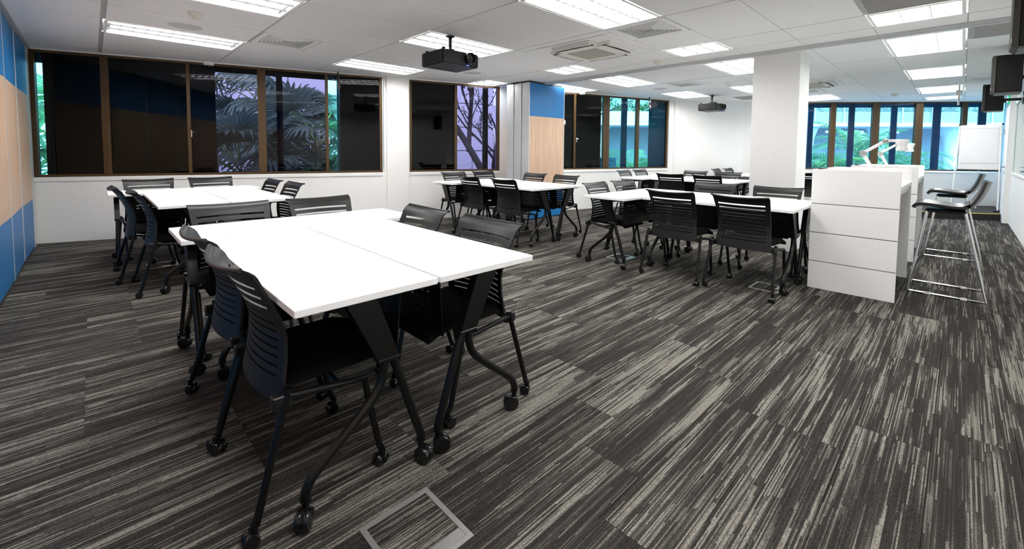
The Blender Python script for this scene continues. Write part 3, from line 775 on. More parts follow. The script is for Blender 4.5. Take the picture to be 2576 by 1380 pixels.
def table_proto():
    t = thing('flip_top_table', (0, 0, 0))
    MB().box((0, 0, TH-.026), (TD, TL, TH), .0025).build('table_top', M_lam, t)
    u = MB(); u.tube([(.24, .06, TH-.052), (.24, TL-.06, TH-.052)], .021, 12)
    u.build('rail', M_steel, t)
    for yy in (.07, TL-.07):
        g = MB()
        # hinge plate under the top
        g.box((.05, yy-.022, TH-.040), (.46, yy+.022, TH-.027), .002)
        x0t, x1t, x0b, x1b = .175, .285, .295, .375; zt, zb, w_ = TH-.035, .465, .021
        g.add([(x0t, yy-w_, zt), (x1t, yy-w_, zt), (x1t, yy+w_, zt), (x0t, yy+w_, zt), (x0b, yy-w_, zb), (x1b, yy-w_, zb), (x1b, yy+w_, zb), (x0b, yy+w_, zb)],
              [(0,1,2,3),(7,6,5,4),(0,4,5,1),(1,5,6,2),(2,6,7,3),(3,7,4,0)])
        g.box((x0b-.004, yy-w_-.003, zb-.008), (x1b+.004, yy+w_+.003, zb+.006), .002)
        lg = g.build('leg', M_steel, t)
        f1 = MB().tube([(.318, yy, .47), (.318, yy, .415), (.30, yy, .36), (.25, yy, .305), (.115, yy, .195), (.065, yy, .150), (.046, yy, .110), (.045, yy, .088)], .0165, 12, 5)
        f1.lathe([(.0185, .088), (.0185, .096)], (.045, yy, 0), 'z', 14); f1.build('foot_tube', M_steel, lg)
        f2 = MB().tube([(.352, yy, .47), (.375, yy, .41), (.425, yy, .26), (.460, yy, .155), (.475, yy, .11), (.476, yy, .088)], .0165, 12, 5)
        f2.lathe([(.0185, .088), (.0185, .096)], (.476, yy, 0), 'z', 14); f2.build('foot_tube', M_steel, lg)
    for (x, yy, a) in ((.045, .07, .9), (.476, .07, 1.9), (.045, TL-.07, 2.6), (.476, TL-.07, -.5)): add_castor(t, TC, x, yy, a)
    # perforated modesty panel
    us = [.13]; hol = set()
    vvs = [.435]
    for r in range(5): vvs += [.50+r*.034, .50+r*.034+.011]
    vvs += [TH-.045]
    for g0 in (.22, .62, 1.02):
        for c in range(4): us += [g0+c*.042, g0+c*.042+.024]
    us.append(TL-.13)
    for i in range(1, len(us)-1, 2):
        for r in range(5): hol.add((i, 1+2*r))
    MB().plate(us, vvs, hol, lambda u_, v_, q: (.405+q+.02*(v_-.43)/.26, u_, v_), .004).build('modesty_panel', M_steel, t)
    return t
proto_t = table_proto()
# ------------------------------------------------------------------ furniture: chair (faces +x)
def chair_proto():
    t = thing('castor_chair', (0, 0, 0))
    # backrest shell
    Z = [.395, .455, .47]
    us = [0, .075] + [.075+.85*k/10 for k in range(1, 10)] + [.925, 1]
    vs_ = [.385, .42, .462]; slots = []
    z = .462
    for k in range(8):
        slots.append(len(vs_)-1); z += .0065; vs_.append(z); z += .0225; vs_.append(z)
    for k in range(3):
        slots.append(len(vs_)-1); z += .0125; vs_.append(z); z += .024 if k < 2 else .022; vs_.append(z)
    while z < .83: z += .0125; vs_.append(min(z, .836))
    hol = {(i, s_) for i in range(1, len(us)-2) for s_ in slots}
    def prof(z_):
        P = [(.385, -.150), (.45, -.140), (.52, -.130), (.60, -.128), (.66, -.143), (.72, -.170), (.78, -.200), (.82, -.228), (.836, -.256)]
        for i in range(len(P)-1):
            if z_ <= P[i+1][0]: q = (z_-P[i][0])/(P[i+1][0]-P[i][0]); return P[i][1]*(1-q)+P[i+1][1]*q
        return P[-1][1]
    def fm_(u, v, q):
        s_ = 2*u-1; wd = .235 - .018*math.sin(PI*min(1, max(0, (v-.385)/.45)))
        x = prof(v) - .012 + .038*s_*s_ - q
        zz = v + (.012*s_*s_ if v > .8 else 0)*1
        if v > .80 and q == 0: zz += 0
        return (x, wd*s_, zz)
    b = MB().plate(us, vs_, hol, fm_, .010, smooth=True)
    back = b.build('backrest', M_black, t)
    # rim at the top lip
    lp = MB(); pts = [fm_(k/14, .836, .004) for k in range(15)]; lp.tube([(p[0]-.004, p[1], p[2]) for p in pts], .008, 8); lp.build('top_lip', M_black, back)
    # seat
    bm = bmesh.new(); n, mrows = 14, 14; grid = []
    sv = MB(); top, bot = [], []
    for j_ in range(mrows+1):
        for i_ in range(n+1):
            u = i_/n*2-1; v = j_/mrows
            sx = .5*(abs(2*v-1)**3)*.10
            x = -.13 + .435*v; y_ = u*(.232-.02*abs(2*v-1)**4)
            edge = max(abs(u), abs(2*v-1))
            zt = .468 - .010*(1-u*u)*math.sin(PI*v) - .045*max(0, v-.72)**2/.08 - .028*max(0, edge-.85)/.15
            zb = .385 + .058*max(abs(u)**2.2, abs(2*v-1)**2.2) - .030*max(0, v-.8)
            top.append((x, y_, zt)); bot.append((x, y_, min(zb, zt-.004)))
    W_ = n+1; fs_ = []
    for j_ in range(mrows):
        for i_ in range(n):
            a = j_*W_+i_; fs_.append((a, a+1, a+1+W_, a+W_)); o_ = len(top); fs_.append((o_+a, o_+a+W_, o_+a+1+W_, o_+a+1))
    per = [i_ for i_ in range(n)] + [j_*W_+n for j_ in range(mrows)] + [mrows*W_+i_ for i_ in range(n, 0, -1)] + [j_*W_ for j_ in range(mrows, 0, -1)]
    for k in range(len(per)):
        a, c = per[k], per[(k+1) % len(per)]; fs_.append((a, len(top)+a, len(top)+c, c))
    sv.add(top+bot, fs_, True); sv.build('seat', M_blackseat, t)
    # frame
    for s in (-1, 1):
        MB().tube([(-.222, s*.283, .062), (-.118, s*.262, .442)], .0125, 12).build('leg', M_steel, t)
        MB().tube([(.222, s*.235, .062), (.205, s*.238, .10), (.150, s*.243, .372)], .0125, 12).build('leg', M_steel, t)
        r_ = MB(); r_.tube([(-.12, s*.262, .420), (.150, s*.243, .375)], .0115, 10); r_.tube([(-.118, s*.262, .436), (-.117, s*.262, .446)], .0145, 12); r_.build('side_rail', M_steel, t)
        br = MB(); br.box((-.165, s*.25-.022, .385), (-.105, s*.25+.012, .43), .004); br.build('back_bracket', M_black, t)
        add_castor(t, CC, -.228, s*.284, PI*.35 + s*1.1); add_castor(t, CC, .223, s*.235, -PI*.2 + s*.7)
    cb_ = MB(); cb_.tube([(.06, -.25, .385), (.06, .25, .385)], .010, 8); cb_.build('cross_bar', M_steel, t)
    return t
proto_c = chair_proto()

# clusters
used_proto = {'t': False, 'c': False}
def place(proto, key, x, y, rz, label, cat, group):
    o = proto if not used_proto[key] else copy_tree(proto)
    used_proto[key] = True
    o.location = (x, y, 0); o.rotation_euler = (0, 0, rz); tag(o, label, cat, group); return o
def table(kind, x, y, label, group):
    if kind == 'A': place(proto_t, 't', x, y, 0, label, 'table', group)
    elif kind == 'B': place(proto_t, 't', x+TD, y+TL, PI, label, 'table', group)
    else: place(proto_t, 't', x, y+TD, -PI/2, label, 'table', group)
def chair(x, y, face, label, group, jit=0):
    place(proto_c, 'c', x, y, {'+x': 0, '-x': PI, '-y': -PI/2, '+y': PI/2}[face] + jit, label, 'chair', group)
CL = [
 dict(k='floor-box', ab=(.416, 1.355), c=(.315, 2.775), near=[(.55, 1.745), (.55, 2.345)], far=[(1.31, 1.755), (1.31, 2.385)], top=[(.66, 3.19), (1.25, 3.19)]),
 dict(k='partition-side', ab=(.372, 4.535), c=(.10, 5.945), near=[(.475, 4.88), (.37, 5.45)], far=[(1.37, 5.08), (1.33, 5.68)], top=[(.475, 6.40), (1.085, 6.40)]),
 dict(k='counter-side', ab=(4.187, .955), c=(3.865, 2.36), near=[(4.195, 1.30), (4.165, 1.92)], far=[(5.09, 1.36), (5.09, 2.02)], top=[(4.30, 2.80), (4.89, 2.80)]),
 dict(k='folded-stack', ab=(3.94, 3.70), c=(3.73, 5.10), near=[(4.06, 4.15), (4.075, 4.90)], far=[(5.0, 4.2), (5.02, 4.87)], top=[(4.33, 5.68), (4.98, 5.68)]),
 dict(k='behind-column', ab=(7.27, 2.50), c=(7.03, 3.94), near=[(7.36, 2.86), (7.30, 3.47)], far=[(8.32, 3.02), (8.36, 3.66)], top=[(7.57, 4.43), (8.17, 4.43)]),
 dict(k='far-corner', ab=(9.82, 1.76), c=(9.62, 3.18), near=[(9.95, 2.10), (9.95, 2.72)], far=[(10.72, 2.72)], top=[(10.08, 3.62), (10.68, 3.58)]),
]
jr = random.Random(5)
for c in CL:
    k = c['k']; x, y = c['ab']
    table('A', x, y, f'white flip-top table, blue-partition side of the central pair in the {k} table group', 'white flip-top tables')
    table('B', x+TD+.012, y, f'white flip-top table, far-window side of the central pair in the {k} table group', 'white flip-top tables')
    table('C', *c['c'], f'white flip-top table set crosswise at the dark-window end of the {k} table group', 'white flip-top tables')
    for side, face, nm, key in (('near', '+x', 'blue-partition', 0), ('far', '-x', 'far-window', 0), ('top', '-y', 'dark-window', 1)):
        for i, (px_, py_) in enumerate(c[side]):
            order = ('farther from the dark windows', 'nearer the dark windows')[i] if key == 0 else ('nearer the blue partition', 'farther from the blue partition')[i]
            if len(c[side]) == 1: order = 'on its own'
            chair(px_, py_, face, f'black slatted chair on the {nm} side of the {k} group, {order}', 'black castor chairs around the tables',
                  jr.uniform(-.05, .05) if k != 'floor-box' else (0, .02)[i] * (1 if side != 'far' else -1))

# ------------------------------------------------------------------ counters, lamps, stools
def counter(x0, label):
    t = thing('counter', (x0, .335, 0), 0, label, 'counter', 'white panelled counters')
    L_, W_ = 1.09, .603
    zs = [0, .247, .507, .767, 1.076]
    def clad(nm, org, size_ax):
        for k in range(4):
            b = MB(); g = .004
            z0, z1 = zs[k]+(g if k else .0), zs[k+1]-(g if k < 3 else 0)
            if size_ax == 'y': b.box((org, 0, z0), (org+.022, W_, z1), .0015)
            else: b.box((.024, W_-.022, z0), (L_-.024, W_, z1), .0015)
            b.build('panel', M_lam, t)
    clad('end', 0, 'y'); clad('end', L_-.022, 'y'); clad('back', 0, 'x')
    ln = MB(); ln.box((.016, .001, .0), (.03, W_-.004, 1.075)); ln.box((L_-.03, .001, .0), (L_-.016, W_-.004, 1.075)); ln.box((.03, W_-.034, .0), (L_-.03, W_-.018, 1.075)); ln.build('inner_lining', M_lam, t)
    core = MB(); core.box((.006, .004, .002), (.016, W_-.004, 1.07)); core.box((L_-.016, .004, .002), (L_-.006, W_-.004, 1.07)); core.box((.026, W_-.018, .002), (L_-.026, W_-.010, 1.07))
    core.build('core', mat('groove_grey', (.25, .25, .24), .6), t)
    MB().box((.03, W_-.14, .95), (L_-.03, W_-.03, 1.074), .002).build('upstand', M_lam, t)
    MB().box((.03, 0.0, .915), (L_-.03, W_-.14, .95), .002).build('worktop', M_lam, t)
    MB().box((.03, .02, .865), (L_-.03, .038, .915)).build('apron', mat('counter_shade', (.72, .72, .72), .4), t)
    MB().box((.10, W_-.06, 1.074), (.30, W_-.02, 1.084), .002).build('cable_flap', M_darkframe, t)
    return t
counter(4.68, 'white panelled high counter right beside the table ends, in front of its twin')
counter(6.63, 'white panelled high counter standing behind its twin, nearer the far windows')
def doc_cam(x, y, z, label):
    t = thing('document_camera', (x, y, z), 0, label, 'document camera', 'white document cameras')
    MB().lathe([(.075, 0), (.075, .012), (.065, .02), (.02, .024)], n=24).build('base', M_lam, t)
    MB().tube([(0, .0, .02), (0, .122, .268)], .015, 10).build('lower_arm', M_lam, t)
    MB().lathe([(.024, -.024), (.028, -.02), (.028, .02), (.024, .024)], (0, .122, .272), 'x', 18).build('elbow', M_greymat, t)
    MB().tube([(0, .122, .278), (0, -.025, .382)], .014, 10).build('upper_arm', M_lam, t)
    MB().lathe([(.019, -.022), (.022, -.02), (.022, .02), (.019, .022)], (0, -.032, .386), 'x', 18).build('wrist', M_greymat, t)
    hd = MB(); hd.box((-.022, -.16, .376), (.022, -.03, .400), .008, seg=2); hd.build('head_arm', M_lam, t)
    MB().lathe([(.046, .398), (.048, .390), (.047, .375), (.037, .350), (.034, .335), (.040, .322), (.042, .318), (.041, .300), (.036, .296)], (0, -.145, 0), 'z', 24).build('camera_head', M_lam, t)
    return t
doc_cam(5.2, .526, .95, 'white articulated document camera on the nearer counter')
doc_cam(7.15, .60, .95, 'white articulated document camera on the farther counter')
def stool(x, y, label):
    t = thing('bar_stool', (x, y, 0), 0, label, 'bar stool', 'black bar stools at the counters')
    # faces +y; shell profile in y,z
    pr = [(.245, .735), (.225, .762), (.17, .775), (.08, .768), (-.02, .757), (-.09, .765), (-.14, .80), (-.175, .86), (-.20, .93), (-.215, .985), (-.222, 1.0)]
    P = [Vector((0, a, b)) for a, b in pr]; Q = []
    for i in range(len(P)-1):
        p0, p1, p2, p3 = P[max(0, i-1)], P[i], P[i+1], P[min(len(P)-1, i+2)]
        for k in range(3):
            q = k/3; Q.append(.5*((2*p1)+(p2-p0)*q+(2*p0-5*p1+4*p2-p3)*q*q+(3*p1-p0-3*p2+p3)*q**3))
    Q.append(P[-1]); us = [-1+2*k/10 for k in range(11)]
    def fm_(u, v, q):
        i = int(v); p = Q[i]; d = (Q[min(i+1, len(Q)-1)]-Q[max(i-1, 0)]).normalized(); nrm = Vector((0, d.z, -d.y))
        if nrm.z < 0 and i < 8: nrm = -nrm
        f = i/(len(Q)-1); w_ = .205 - .03*max(0, f-.6)/.4
        cur = .022*u*u*(1 if f < .5 else 1.4)
        pp = p + nrm*(-q)
        return (u*w_, pp.y + (cur if f > .55 else 0), pp.z + (cur if f <= .55 else 0))
    MB().plate(us, list(range(len(Q))), set(), fm_, .020, smooth=True).build('shell_seat', M_stool, t)
    MB().box((-.15, -.10, .712), (.15, .16, .738), .01).build('seat_pan', M_black, t)
    r = .0085
    for s in (-1, 1):
        X = s*.225; X2 = s*.165
        MB().tube([(X2, .15, .722), (X, .236, .010), ], r, 10).build('leg', M_chrome, t)
        MB().tube([(X2, -.09, .722), (X, -.236, .010)], r, 10).build('leg', M_chrome, t)
        b = MB(); b.tube([(X, .238, .0095), (X, -.238, .0095)], r, 10); b.build('sled_rail', M_chrome, t)
        MB().box((X-.011, -.13, 0), (X+.011, -.09, .02), .003).build('glide', M_paper, t); MB().box((X-.011, .09, 0), (X+.011, .13, .02), .003).build('glide', M_paper, t)
    MB().tube([(-.21, .208, .245), (.21, .208, .245)], r, 10).build('footrest', M_chrome, t)
    MB().tube([(-.222, .2375, .02), (.222, .2375, .02)], r*.9, 10).build('front_rail', M_chrome, t)
    MB().tube([(-.165, .15, .718), (.165, .15, .718)], r, 10).build('front_cross_bar', M_chrome, t)
    return t
stool(5.43, .052, 'black bar stool on chrome sled frame at the nearer counter')
stool(7.41, .04, 'black bar stool on chrome sled frame at the farther counter')

# ------------------------------------------------------------------ projectors
def projector(x, y, zb, label, pole):
    t = thing('projector', (x, y, ZC), 0, label, 'projector', 'ceiling projectors')
    zl = zb-ZC
    b = MB(); b.box((-.235, -.195, zl), (.235, .195, zl+.145), .012, seg=2); bo = b.build('body', M_black, t)
    g = MB(); 
    for k in range(9): g.box((-.2365, -.15+k*.033, zl+.02), (-.2345, -.15+k*.033+.022, zl+.12))
    g.build('side_vent', M_vdark, bo)
    l = MB(); l.lathe([(.062, -.185), (.062, -.225), (.058, -.238), (.048, -.240), (.046, -.215), (.001, -.212)], (.105, 0, zl+.085), 'y', 28); l.build('lens', M_wheel, bo)
    MB().box((.07, -.199, zl+.008), (.10, -.194, zl+.014)).build('indicator', mat('blue_led', (.1, .1, .9), .4, emit=(.1, .12, 1, 3)), bo)
    for sx, sy in ((-.19, .15), (.19, -.13), (-.19, -.15), (.19, .15)):
        MB().lathe([(.014, zl+.145), (.014, zl+.155), (.020, zl+.157), (.020, zl+.168), (.010, zl+.170)], (sx, sy, 0), 'z', 14).build('foot', M_black, t)
    m_ = MB(); m_.box((-.07, -.07, zl+.150), (.07, .07, zl+.172), .004); m_.tube([(-.06, -.06, zl+.16), (-.015, 0, zl+.22)], .007, 8); m_.tube([(.06, .06, zl+.16), (.015, 0, zl+.22)], .007, 8)
    m_.box((-.035, -.035, zl+.172), (.035, .035, zl+.20), .004); m_.build('mount_plate', M_black, t)
    MB().tube([(0, 0, zl+.19), (0, 0, 0)], .019, 12).build('pole', M_black, t)
    MB().lathe([(.05, 0), (.05, -.008), (.024, -.012), (.024, -.03)], n=20).build('ceiling_flange', M_black, t)
    return t
projector(2.80, 3.87, 2.10, 'black projector hanging from the ceiling beside the white pillar window', 0)
projector(9.60, 3.79, 2.10, 'black projector hanging from the ceiling by the far corner wall', 0)

# ------------------------------------------------------------------ wall loudspeakers
for (x, y, label) in ((4.42, -.30, 'black wall loudspeaker with white badge, nearest the track'), (7.45, -.30, 'black wall loudspeaker second along the right wall, over the glazed board'), (10.35, -.29, 'black wall loudspeaker third along the right wall, by the far windows')):
    t = thing('wall_loudspeaker', (x, y, 1.90), 0, label, 'loudspeaker', 'black wall loudspeakers')
    b = MB(); b.box((-.13, -.115, .015), (.13, .085, .425), .006, seg=2); b.build('cabinet', mat('matte_black', (.006, .006, .006), .7, spec=.2), t)
    g = MB(); g.add([(-.132, .085, .0), (.132, .085, .0), (.132, .085, .43), (-.132, .085, .43), (-.122, .115, .02), (.122, .115, .02), (.122, .115, .42), (-.122, .115, .42)], [(3,2,1,0),(4,5,6,7),(0,1,5,4),(1,2,6,5),(2,3,7,6),(3,0,4,7)])
    g.build('grille', mat('speaker_grille', (.02, .017, .014), .75, bump=.5, bscale=900), t)
    MB().box((-.132, -.115, .0), (.132, .086, .014), .003).build('base_plate', mat('speaker_trim', (.05, .05, .05), .4), t)
    MB().box((-.11, .112, .045), (-.085, .1165, .075)).build('badge', M_paper, t)
    k_ = MB(); k_.box((-.02, -.30, .16), (.02, -.115, .20)); k_.box((-.05, YR-y+.002, .10), (.05, YR-y+.012, .30)); k_.tube([(0, -.13, .30), (0, -.2, .34), (0, -.28, .27)], .006, 8, 4)
    k_.build('wall_bracket', M_black, t)

# ------------------------------------------------------------------ flip chart
t = thing('flip_chart', (12.60, -.225, .12), 0, 'white flip chart easel on the dark step before the far windows', 'flip chart')
yb0, yb1 = -.285, .29
MB().box((-.012, yb0, .80), (.012, yb1, 1.68), .004).build('board', M_lam, t)
MB().box((-.020, yb0+.045, .93), (-.013, yb1-.03, 1.61)).build('paper_pad', M_paper, t)
MB().box((-.026, yb0+.03, 1.61), (-.010, yb1-.02, 1.65), .004).build('clamp_bar', M_lam, t)
MB().box((-.05, yb0, .782), (.005, yb1, .80), .003).build('pen_tray', M_black, t)
for yy in (yb0, yb1):
    MB().lathe([(.016, 1.67), (.016, 1.70), (.008, 1.704)], (0, yy, 0), 'z', 12).build('corner_cap', M_black, t)
for yy, yf in ((yb0+.02, yb0+.0), (yb1-.0, yb1+.06)):
    MB().tube([(-.02, yy, 1.66), (-.12, yf, .012)], .012, 10).build('leg', M_wall, t)
MB().tube([(.02, 0, 1.6), (.26, 0, .012)], .011, 10).build('rear_leg', M_wall, t)
MB().box((-.16, yb0-.05, 0), (-.08, yb0+.06, .03), .01).build('foot_pad', M_black, t)

# ------------------------------------------------------------------ floor boxes
def floor_box(x0, y0, x1, y1, label, partial=False):
    t = thing('floor_box', ((x0+x1)/2, (y0+y1)/2, 0), 0, label, 'floor box', 'carpeted floor socket boxes')
    a, b = (x1-x0)/2, (y1-y0)/2
    MB().plate([-a, -a+.018, a-.018, a], [-b, -b+.018, b-.018, b], {(1, 1)}, lambda u, v, q: (u, v, .0005+q), .004).build('frame', M_greymat, t)
    MB().box((-a+.019, -b+.019, 0), (a-.019, b-.019, .003)).build('lid', M_carpet, t)
    MB().box((-a*.1, -b+.019, .0), (a-.019, -b+.056, .0042)).build('cable_flap', M_greymat, t)
floor_box(.577, 1.02, .832, 1.290, 'carpet-topped floor box with metal frame in front of the foreground tables')
floor_box(4.23, 2.57, 4.485, 2.81, 'carpet-topped floor box beneath the crosswise table of the counter-side group')
floor_box(4.24, 1.06, 4.50, 1.30, 'carpet-topped floor box under the tables close to the white counter')
floor_box(.37, 5.62, .62, 5.87, 'carpet-topped floor box under the partition-side table group')
# ------------------------------------------------------------------ exit signs
M_sg = mat('exit_green', (.0, .22, .09), .5, emit=(.0, .5, .2, .5)); M_sw = mat('exit_white', (.9, .9, .9), .5, emit=(1, 1, 1, 1.2))
for (x, y, lab) in ((0.0, -.58, 'green exit sign on the wall near the foreground tables'), (12.2, -.56, 'green exit sign above the white door')):
    t = thing('exit_sign', (x, y, 2.26), 0, lab, 'exit sign', 'green exit signs')
    MB().box((-.21, -.03, -.10), (.21, .03, .04), .006).build('sign_box', M_sg, t)
    MB().box((-.21, -.03, .042), (.21, .03, .12), .006).build('housing', M_offw, t)
    text_obj('lettering', 'EXIT', .12, M_sw, t, (0, .033, -.03), (PI/2, 0, PI))

# ------------------------------------------------------------------ outside
GZ = -3.6
M_ground = mat('outside_paving', (.30, .31, .32), .9, scale=3, var=.2)
gd = MB(); gd.box((-30, -30, GZ-.2), (50, 45, GZ)); tag(gd.build('ground', M_ground), 'paved courtyard outside the windows', kind='structure')
M_leaf = mat('palm_green', (.10, .24, .10), .45, var=.5, scale=3); M_leaf2 = mat('palm_bright', (.24, .42, .10), .45, var=.4, scale=3)
M_leafd = mat('palm_dark', (.15, .22, .16), .5, var=.5, scale=3); M_trunk = mat('palm_trunk', (.12, .09, .065), .9, var=.4, bump=.5, bscale=40)
for m_ in (M_leaf, M_leaf2, M_leafd):
    nt = m_.node_tree; pb = nt.nodes['Principled BSDF']; tl = nt.nodes.new('ShaderNodeBsdfTranslucent'); mxs = nt.nodes.new('ShaderNodeMixShader'); mxs.inputs[0].default_value = .35
    nt.links.new(pb.inputs['Base Color'].links[0].from_socket, tl.inputs[0]); nt.links.new(pb.outputs[0], mxs.inputs[1]); nt.links.new(tl.outputs[0], mxs.inputs[2]); nt.links.new(mxs.outputs[0], nt.nodes['Material Output'].inputs[0])
M_shrub = mat('shrub_green', (.07, .17, .045), .6, var=.5, scale=6)
def fan_leaf(n=26, r=.55, seed=0, droop=.25):
    rd = random.Random(seed); b = MB()
    for k in range(n):
        a = math.radians(-125 + 250*k/(n-1)); L_ = r*(.80+.25*math.cos(a*.6))*rd.uniform(.93, 1.05); da = math.radians(250/(n-1))*.50
        d = Vector((math.cos(a), math.sin(a), 0)); pz = Vector((-d.y, d.x, 0))
        pts = []
        for q, wd in ((.0, .0), (.3, 1.0), (.62, .92), (.85, .45), (1.0, .03)):
            c = d*L_*q + Vector((0, 0, .10*q - droop*max(0, q-.45)**1.4*rd.uniform(.8, 1.7))); hw = L_*min(q, .62)*math.tan(da)*wd
            pts.append((c-pz*hw+Vector((0, 0, .012)), c+Vector((0, 0, -.008)), c+pz*hw+Vector((0, 0, .012))))
        vs_ = [p for row in pts for p in row]; fs_ = []
        for i in range(4):
            for j_ in range(2): a0 = i*3+j_; fs_.append((a0, a0+1, a0+4, a0+3))
        b.add(vs_, fs_)
    return b
def feather_frond(L_=1.7, n=26, seed=0, arch=.9):
    rd = random.Random(seed); b = MB(); sp = []
    for k in range(n+1):
        q = k/n; ang = math.radians(62) - arch*1.25*q*1.2
        sp.append(None)
    p = Vector((0, 0, 0)); pts = [p.copy()]; 
    for k in range(n):
        ang = math.radians(60) - math.radians(95*arch)*k/n; p = p + Vector((math.cos(ang), 0, math.sin(ang)))*L_/n; pts.append(p.copy())
    b.tube(pts, [.014*(1-.8*i/n) for i in range(n+1)], 5)
    for k in range(4, n+1):
        q = k/n; d = (pts[k]-pts[k-1]).normalized(); up_ = Vector((-d.z, 0, d.x))
        for s in (-1, 1):
            ll = (.18+.34*math.sin(PI*min(1, q*.85+.12)))*rd.uniform(.85, 1.1); dr = (d*.75 + Vector((0, s*.9, 0)) + up_*.15).normalized(); w_ = .020
            a0 = pts[k]; m1 = a0 + dr*ll*.55 + Vector((0, 0, -.03)); e1 = a0 + dr*ll + Vector((0, 0, -.16*ll/.4*rd.uniform(.7, 1.4))); sd = d*w_
            b.add([a0-sd*.4, a0+sd*.4, m1+sd, m1-sd, e1], [(0, 1, 2, 3), (3, 2, 4)])
    return b
FAN = []
for k in range(3):
    me = fan_leaf(26, .55, k, (.2, .45, .8)[k]).mesh('fan_leaf'); me.materials.append(M_leafd); FAN.append(me)
FANB = []
for k in range(3):
    me = fan_leaf(26, .55, k+9, (.2, .45, .8)[k]).mesh('fan_leaf'); me.materials.append(M_leaf); FANB.append(me)
FEA = {}
for nm, mm in (('g', M_leaf), ('b', M_leaf2)):
    FEA[nm] = []
    for k in range(3):
        me = feather_frond(1.7, 26, k+3, (.75, 1.0, 1.25)[k]).mesh('frond'); me.materials.append(mm); FEA[nm].append(me)
def fan_palm(x, y, zt, label, n=16, sc=1.0, seed=0, meshes=FAN, skirt=4):
    rd = random.Random(seed); t = thing('fan_palm', (x, y, GZ), 0, label, 'palm', 'fan palms outside the windows'); h = zt-GZ
    MB().tube([(0, 0, 0), (.05, .02, h*.5), (0, 0, h)], [.17, .13, .11], 12, 6).build('trunk', M_trunk, t)
    for k in range(n):
        az = k*2.399 + rd.uniform(-.2, .2); el = math.radians(rd.uniform(-35, 65)) if k >= skirt else math.radians(rd.uniform(-60, -30))
        pl_ = rd.uniform(.5, .85)*sc; d = Vector((math.cos(az)*math.cos(el), math.sin(az)*math.cos(el), math.sin(el)))
        st = MB().tube([(0, 0, h-.05), tuple(Vector((0, 0, h)) + d*pl_*.5 + Vector((0, 0, .05))), tuple(Vector((0, 0, h)) + d*pl_)], [.016, .012, .010], 6, 4).build('petiole', M_leaf2, t)
        lf = bpy.data.objects.new('fan_leaf', rd.choice(meshes)); COL.objects.link(lf); lf.parent = st
        lf.location = Vector((0, 0, h)) + d*pl_; lf.rotation_euler = (rd.uniform(-.5, .5), -el*.8 + rd.uniform(-.1, .5), az); s_ = sc*rd.uniform(.85, 1.2); lf.scale = (s_, s_, s_)
    return t
def feather_palm(x, y, zt, label, n=13, sc=1.0, seed=0, kind='g'):
    rd = random.Random(seed); t = thing('feather_palm', (x, y, GZ), 0, label, 'palm', 'feather palms outside the windows'); h = zt-GZ
    MB().tube([(0, 0, 0), (.04, -.03, h*.5), (0, 0, h)], [.09, .07, .06], 10, 6).build('trunk', M_trunk, t)
    for k in range(n):
        az = k*2.399 + rd.uniform(-.25, .25)
        lf = bpy.data.objects.new('frond', rd.choice(FEA[kind if rd.random() > .12 else 'b'])); COL.objects.link(lf); lf.parent = t
        lf.location = (0, 0, h-.02); lf.rotation_euler = (rd.uniform(-.25, .25), rd.uniform(-.35, .45), az); s_ = sc*rd.uniform(.8, 1.15); lf.scale = (s_, s_, s_)
    return t
def wpt(s, out): v = P0 + WD*s - WN*out; return v.x, v.y
def fpt(s, out): v = F0 + FD*s - FN*out; return v.x, v.y
fan_palm(*wpt(2.0, 2.4), .75, 'dark fan palm close behind the third pane of the wide window', 20, 1.25, 1)
fan_palm(*wpt(3.35, 2.8), 1.35, 'dark fan palm behind the fourth pane of the wide window', 20, 1.25, 2)
fan_palm(*wpt(2.35, 4.0), 2.15, 'tall dark fan palm rising behind the window post', 18, 1.3, 3)
fan_palm(*wpt(2.9, 2.3), .0, 'low dark fan palm at the foot of the palm window', 16, 1.1, 4)
fan_palm(*wpt(4.2, 2.6), 1.1, 'brighter fan palm seen through the narrow teal strip of glass', 18, 1.3, 5, FANB)
fan_palm(*wpt(-.4, 2.2), 1.2, 'brighter fan palm seen beside the sliding partition', 18, 1.2, 6, FANB)
# bare branching tree behind window 2
def bare_tree(x, y, label):
    rd = random.Random(11); t = thing('courtyard_tree', (x, y, GZ), 0, label, 'tree'); b = MB(); lf = MB()
    def br(p, d, r, L_, lev):
        e = p + d*L_; mid = p + d*L_*.5 + Vector((rd.uniform(-1, 1), rd.uniform(-1, 1), rd.uniform(-.3, .6)))*L_*.09
        b.tube([p, mid, e], [r, r*.85, r*.7], 6 if lev < 3 else 4, 2, cap=False)
        if lev >= 3:
            for q in range(5):
                c = p + (e-p)*rd.uniform(.2, 1.1) + Vector((rd.uniform(-1, 1), rd.uniform(-1, 1), rd.uniform(-1, 1)))*.08; a = Vector((rd.uniform(-1, 1), rd.uniform(-1, 1), rd.uniform(-1, 1))).normalized()*.05; n_ = a.cross(Vector((rd.uniform(-1, 1), rd.uniform(-1, 1), rd.uniform(-1, 1)))).normalized()*.022
                lf.add([c-a, c-n_, c+a, c+n_], [(0, 1, 2, 3)])
        if lev < 5:
            for q in range(3 if lev < 4 else 2):
                nd = (d + Vector((rd.uniform(-1, 1), rd.uniform(-1, 1), rd.uniform(-.25, .8)))*.75).normalized(); br(p + (e-p)*rd.uniform(.55, 1), nd, r*.62, L_*rd.uniform(.62, .82), lev+1)
    br(Vector((0, 0, 0)), Vector((0, 0, 1)), .16, 3.4, 0)
    b.build('branches', mat('bark_dark', (.045, .035, .035), .9), t); o = lf.build('foliage', M_leafd, t, kind='stuff'); return t
x_, y_ = wpt(7.6, 2.6); bare_tree(x_, y_, 'bare branching tree behind the second window')
